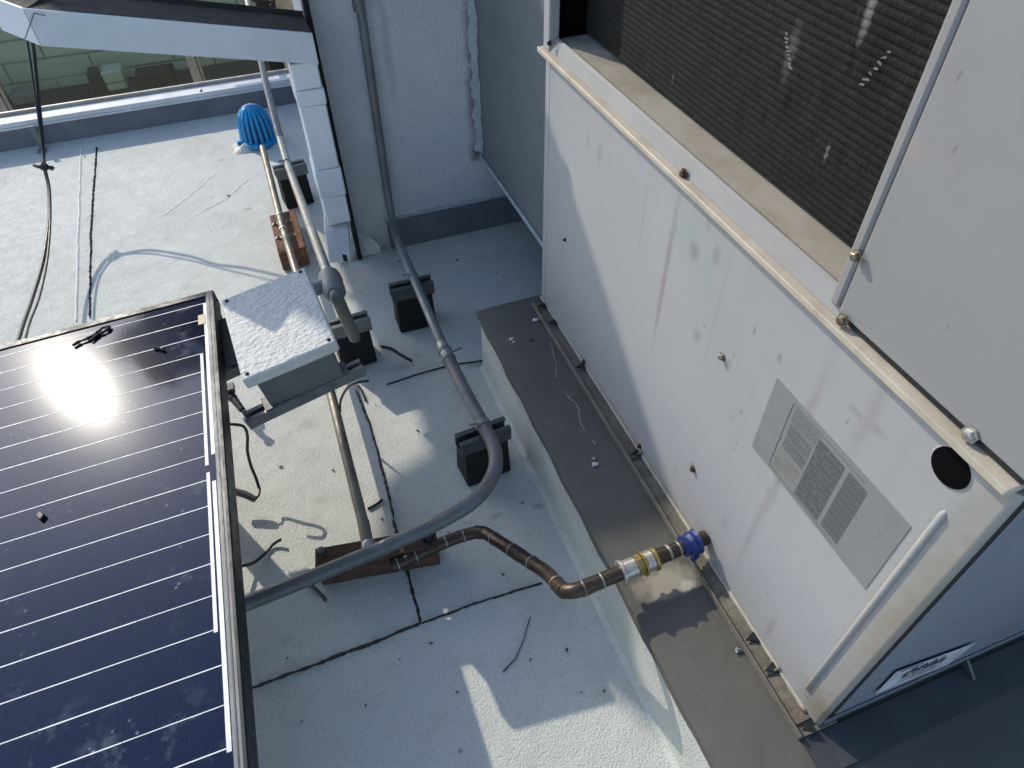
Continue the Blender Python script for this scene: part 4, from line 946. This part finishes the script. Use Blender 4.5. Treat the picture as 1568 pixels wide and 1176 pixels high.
# ================================================================== DRAIN DOME
dc = P(398, 217, 0); 
dr_ = thing('roof_drain', dc, 'ribbed bright blue roof drain dome in a cream sealant mound', 'roof drain')
b = MB(); blob(b, (dc.x - .012, dc.y - .004, -.010), .088, .062, .026, 8, 28, 10); b.build('sealant_mound', 'mound', dr_)
b = MB(); HD = .112
prof = [(.050, .006), (.047, .03), (.044, .06), (.038, .085), (.027, .101), (.012, .109)]
for k in range(18):
    a = 2 * math.pi * k / 18; pts = [dc + Vector((math.cos(a) * r, math.sin(a) * r, h)) for r, h in prof]
    b.tube(smooth_path(pts, 3), .0056, 8)
b.lathe(dc, [(.018, .104), (.018, .112), (.010, .116)], 18); b.build('rib_cage', 'blue', dr_)
b = MB(); b.lathe(dc, [(.046, .004), (.044, .03), (.040, .06), (.033, .085), (.02, .1)], 24); b.build('strainer_core', 'bluetape', dr_)
b = MB(); b.lathe(dc, [(.060, .003), (.062, .008), (.060, .016), (.052, .018)], 30); b.build('base_ring', 'blue', dr_)
for k in range(6):
    a = k * 1.05 + .3; b = MB(); b.box((-.007, -.006, .008), (.007, .006, .022), rotz(dc + Vector((math.cos(a) * .061, math.sin(a) * .061, 0)), math.degrees(a))); b.build('lug', 'blue', dr_, bevel=.001)

# ================================================================== CABLES
kn = PY(68, 255, 1.90)
def cable(pts, r, name, mat, label, cat, n=8, group=None, seg=9):
    b = MB(); b.tube(smooth_path(pts, n), r, seg); return tag(b.build(name, mat), label, cat, group)
tc = thing('twin_cable', P(30, 510, 0), 'pair of knotted black cables hanging from behind the gutter down to the solar panel', 'cable')
kz = [PY(47, 40, 2.12), PY(52, 80, 2.10), PY(60, 160, 2.03), PY(66, 220, 1.95), kn, PY(75, 290, 1.84), PY(75, 340, 1.73), PY(66, 400, 1.58), PY(50, 455, 1.42), PY(36, 495, 1.30), PY(22, 540, 1.17), PY(5, 590, 1.02)]
b = MB(); b.tube(smooth_path([Vector((-.68, 3.06, 1.38)), PY(40, -60, 2.2)] + kz, 8), .0042, 10); b.build('cable', 'cable', tc)
kz2 = [Vector((-.70, 3.06, 1.36)), PY(33, -60, 2.18), PY(38, 40, 2.12), PY(43, 70, 2.10), PY(56, 160, 2.02), PY(65, 225, 1.94), kn + Vector((.004, -.008, .004)), PY(76, 290, 1.83), PY(77, 340, 1.72), PY(72, 400, 1.56), PY(60, 455, 1.40), PY(45, 495, 1.28), PY(33, 540, 1.15), PY(16, 590, 1.0)]
b = MB(); b.tube(smooth_path(kz2, 8), .0026, 10); b.build('thin_cable', 'cable', tc)
b = MB(); blob(b, kn, .010, .010, .009, 3); b.tube(smooth_path([kn + Vector((-.02, 0, .008)), kn + Vector((-.004, -.01, .004)), kn + Vector((.016, -.004, -.004)), kn + Vector((.01, .006, -.012))], 5), .0045, 8); b.build('knot', 'cable', tc)
# connector leads beside the panel
cn = thing('panel_connector', P(365, 610, 0), 'black plug connector poking out from under the solar panel beside the junction box', 'connector')
p0, p1, p2, p3 = P(344, 597, .040), P(358, 611, .038), P(371, 628, .034), P(384, 640, .030)
b = MB(); b.tube([p0, p1], .009, 8); b.build('plug_body', 'black', cn, bevel=.001)
b = MB(); b.tube([p1, p2], [.0075, .006], 10); b.tube([p2, p3], [.0045, .0045], 10); b.build('plug_pin', 'black', cn)
b = MB(); blob(b, p3, .008, .008, .007, 4); b.build('plug_cap', 'black', cn)
b = MB(); b.box((-.008, -.01, 0), (.008, .01, .012), Matrix.Translation(P(354, 598, .042))); b.build('latch', 'strutgrey', cn, bevel=.001)
cable([P(338, 649, .13), P(360, 650, .13), P(374, 654, .12), P(379, 668, .105), P(379, 690, .085), P(384, 712, .065), P(392, 732, .048), P(397, 748, .036)], .0026, 'lead_wire', 'cable', 'black wire looping out of the solar panel down to a bare taped end', 'wire')
lead = thing('wire_splice', P(380, 757, 0), 'brown taped wire splice lying beside the solar panel edge', 'splice')
b = MB(); b.tube([P(350, 750, .040), P(375, 757, .035), P(391, 765, .030)], [.006, .0065, .0055], 10); b.build('splice_body', 'cable_grey', lead)
b = MB(); b.tube(smooth_path([P(391, 765, .030), P(397, 757, .034), P(398, 747, .036)], 5), .0018, 8); b.build('bare_end', 'screw_rust', lead)
cable([P(352, 869, .03), P(385, 863, .010), P(405, 848, .004), P(418, 834, .005), P(430, 826, .012)], .0026, 'stray_wire', 'cable', 'short curved black wire on the sunlit roof above the conduit end', 'wire')
cable([P(464, 897, .004), P(474, 896, .006), P(484, 903, .006), P(499, 919, .004)], .0030, 'stray_wire', 'cable_grey', 'short bent dark wire on the roof beside the wood beam corner', 'wire')
cable([P(583, 530, .003), P(600, 534, .004), P(612, 542, .004), P(630, 552, .003)], .0026, 'stray_wire', 'cable', 'black wire piece on the shaded roof beside the support behind the junction box', 'wire')
cable([P(521, 630, .05), P(522, 612, .09), P(532, 594, .13), P(546, 586, .15), P(565, 583, .15)], .0022, 'stray_wire', 'cable', 'black wire bent over the end of the junction box rail', 'wire')
cable([P(549, 590, .005), P(556, 604, .004), P(560, 614, .003)], .0020, 'stray_wire', 'twig', 'thin dark wire stub lying on the roof just below the junction box rail', 'wire')
cable([P(563, 779, .003), P(575, 773, .003), P(586, 765, .003)], .0024, 'twig', 'twig', 'short dry twig lying across the roof seam beside the galvanised pipe', 'twig')
# crumbs and leaf bits
def crumb(px, py, r, mat, label, cat, z=0.0, seed=1, group=None, x=None, name='crumb'):
    b = MB(); p = P(px, py, z); blob(b, (p.x, p.y, z + r * .35), r, r * .7, r * .5, seed, 8, 5); return tag(b.build(name, mat), label, cat, group)
crumb(783, 520, .0045, 'crumb', 'white crumb on the curb cap farther from the air conditioner', 'crumb', ZC + .001, 1)
crumb(787, 524, .0035, 'beige', 'pale tan crumb touching the white crumb on the curb cap', 'crumb', ZC + .001, 2)
crumb(820, 491, .006, 'crumb', 'white flake on the curb cap by the far corner of the air conditioner', 'flake', ZC + .001, 3, name='paint_flake')
crumb(911, 712, .0055, 'crumb', 'pale crumpled bit lying on the curb cap beyond the copper pipe', 'paper bit', ZC + .001, 4, name='paper_bit')
crumb(909, 703, .004, 'beige', 'tan leaf bit beside the crumpled pale bit on the curb cap', 'leaf bit', ZC + .001, 5, name='leaf_bit')
crumb(814, 522, .0035, 'twig', 'dark speck of grit between the crumbs and the air conditioner on the curb cap', 'grit', ZC + .001, 6, name='grit')
crumb(1130, 997, .005, 'duct', 'small blue grey chip on the sunlit curb cap beside the base rail', 'chip', ZC + .001, 7, name='paint_chip')
sp_rnd = random.Random(77)
spots_ = [(520, 285), (868, 995), (925, 1058), (895, 900), (738, 525), (812, 1010), (440, 1008), (660, 470), (700, 398), (760, 418), (712, 445), (590, 385), (612, 400), (640, 660), (575, 620), (430, 715), (510, 720), (585, 795), (420, 555), (130, 240), (350, 300), (660, 985), (612, 1010), (700, 1060), (560, 1080), (462, 1105), (770, 880), (800, 770), (672, 800), (890, 1060)]
for i, (px, py) in enumerate(spots_):
    p = P(px, py, .001); a = sp_rnd.uniform(0, 3.1); l_ = sp_rnd.uniform(.0016, .0045)
    d = Vector((math.cos(a), math.sin(a), 0)) * l_; n_ = Vector((-d.y, d.x, 0)) * sp_rnd.uniform(.2, .45)
    b = MB(); b.hexa([p - d, p - n_, p + d, p + n_], [p - d * .7 + Vector((0, 0, .002)), p - n_ * .7 + Vector((0, 0, .003)), p + d * .7 + Vector((0, 0, .002)), p + n_ * .7 + Vector((0, 0, .003))])
    tag(b.build('leaf_crumb', sp_rnd.choice(['twig', 'twig', 'leaf'])), 'tiny dark leaf crumb lying loose on the white roof coating', 'leaf crumb', 'loose leaf crumbs on the roof')
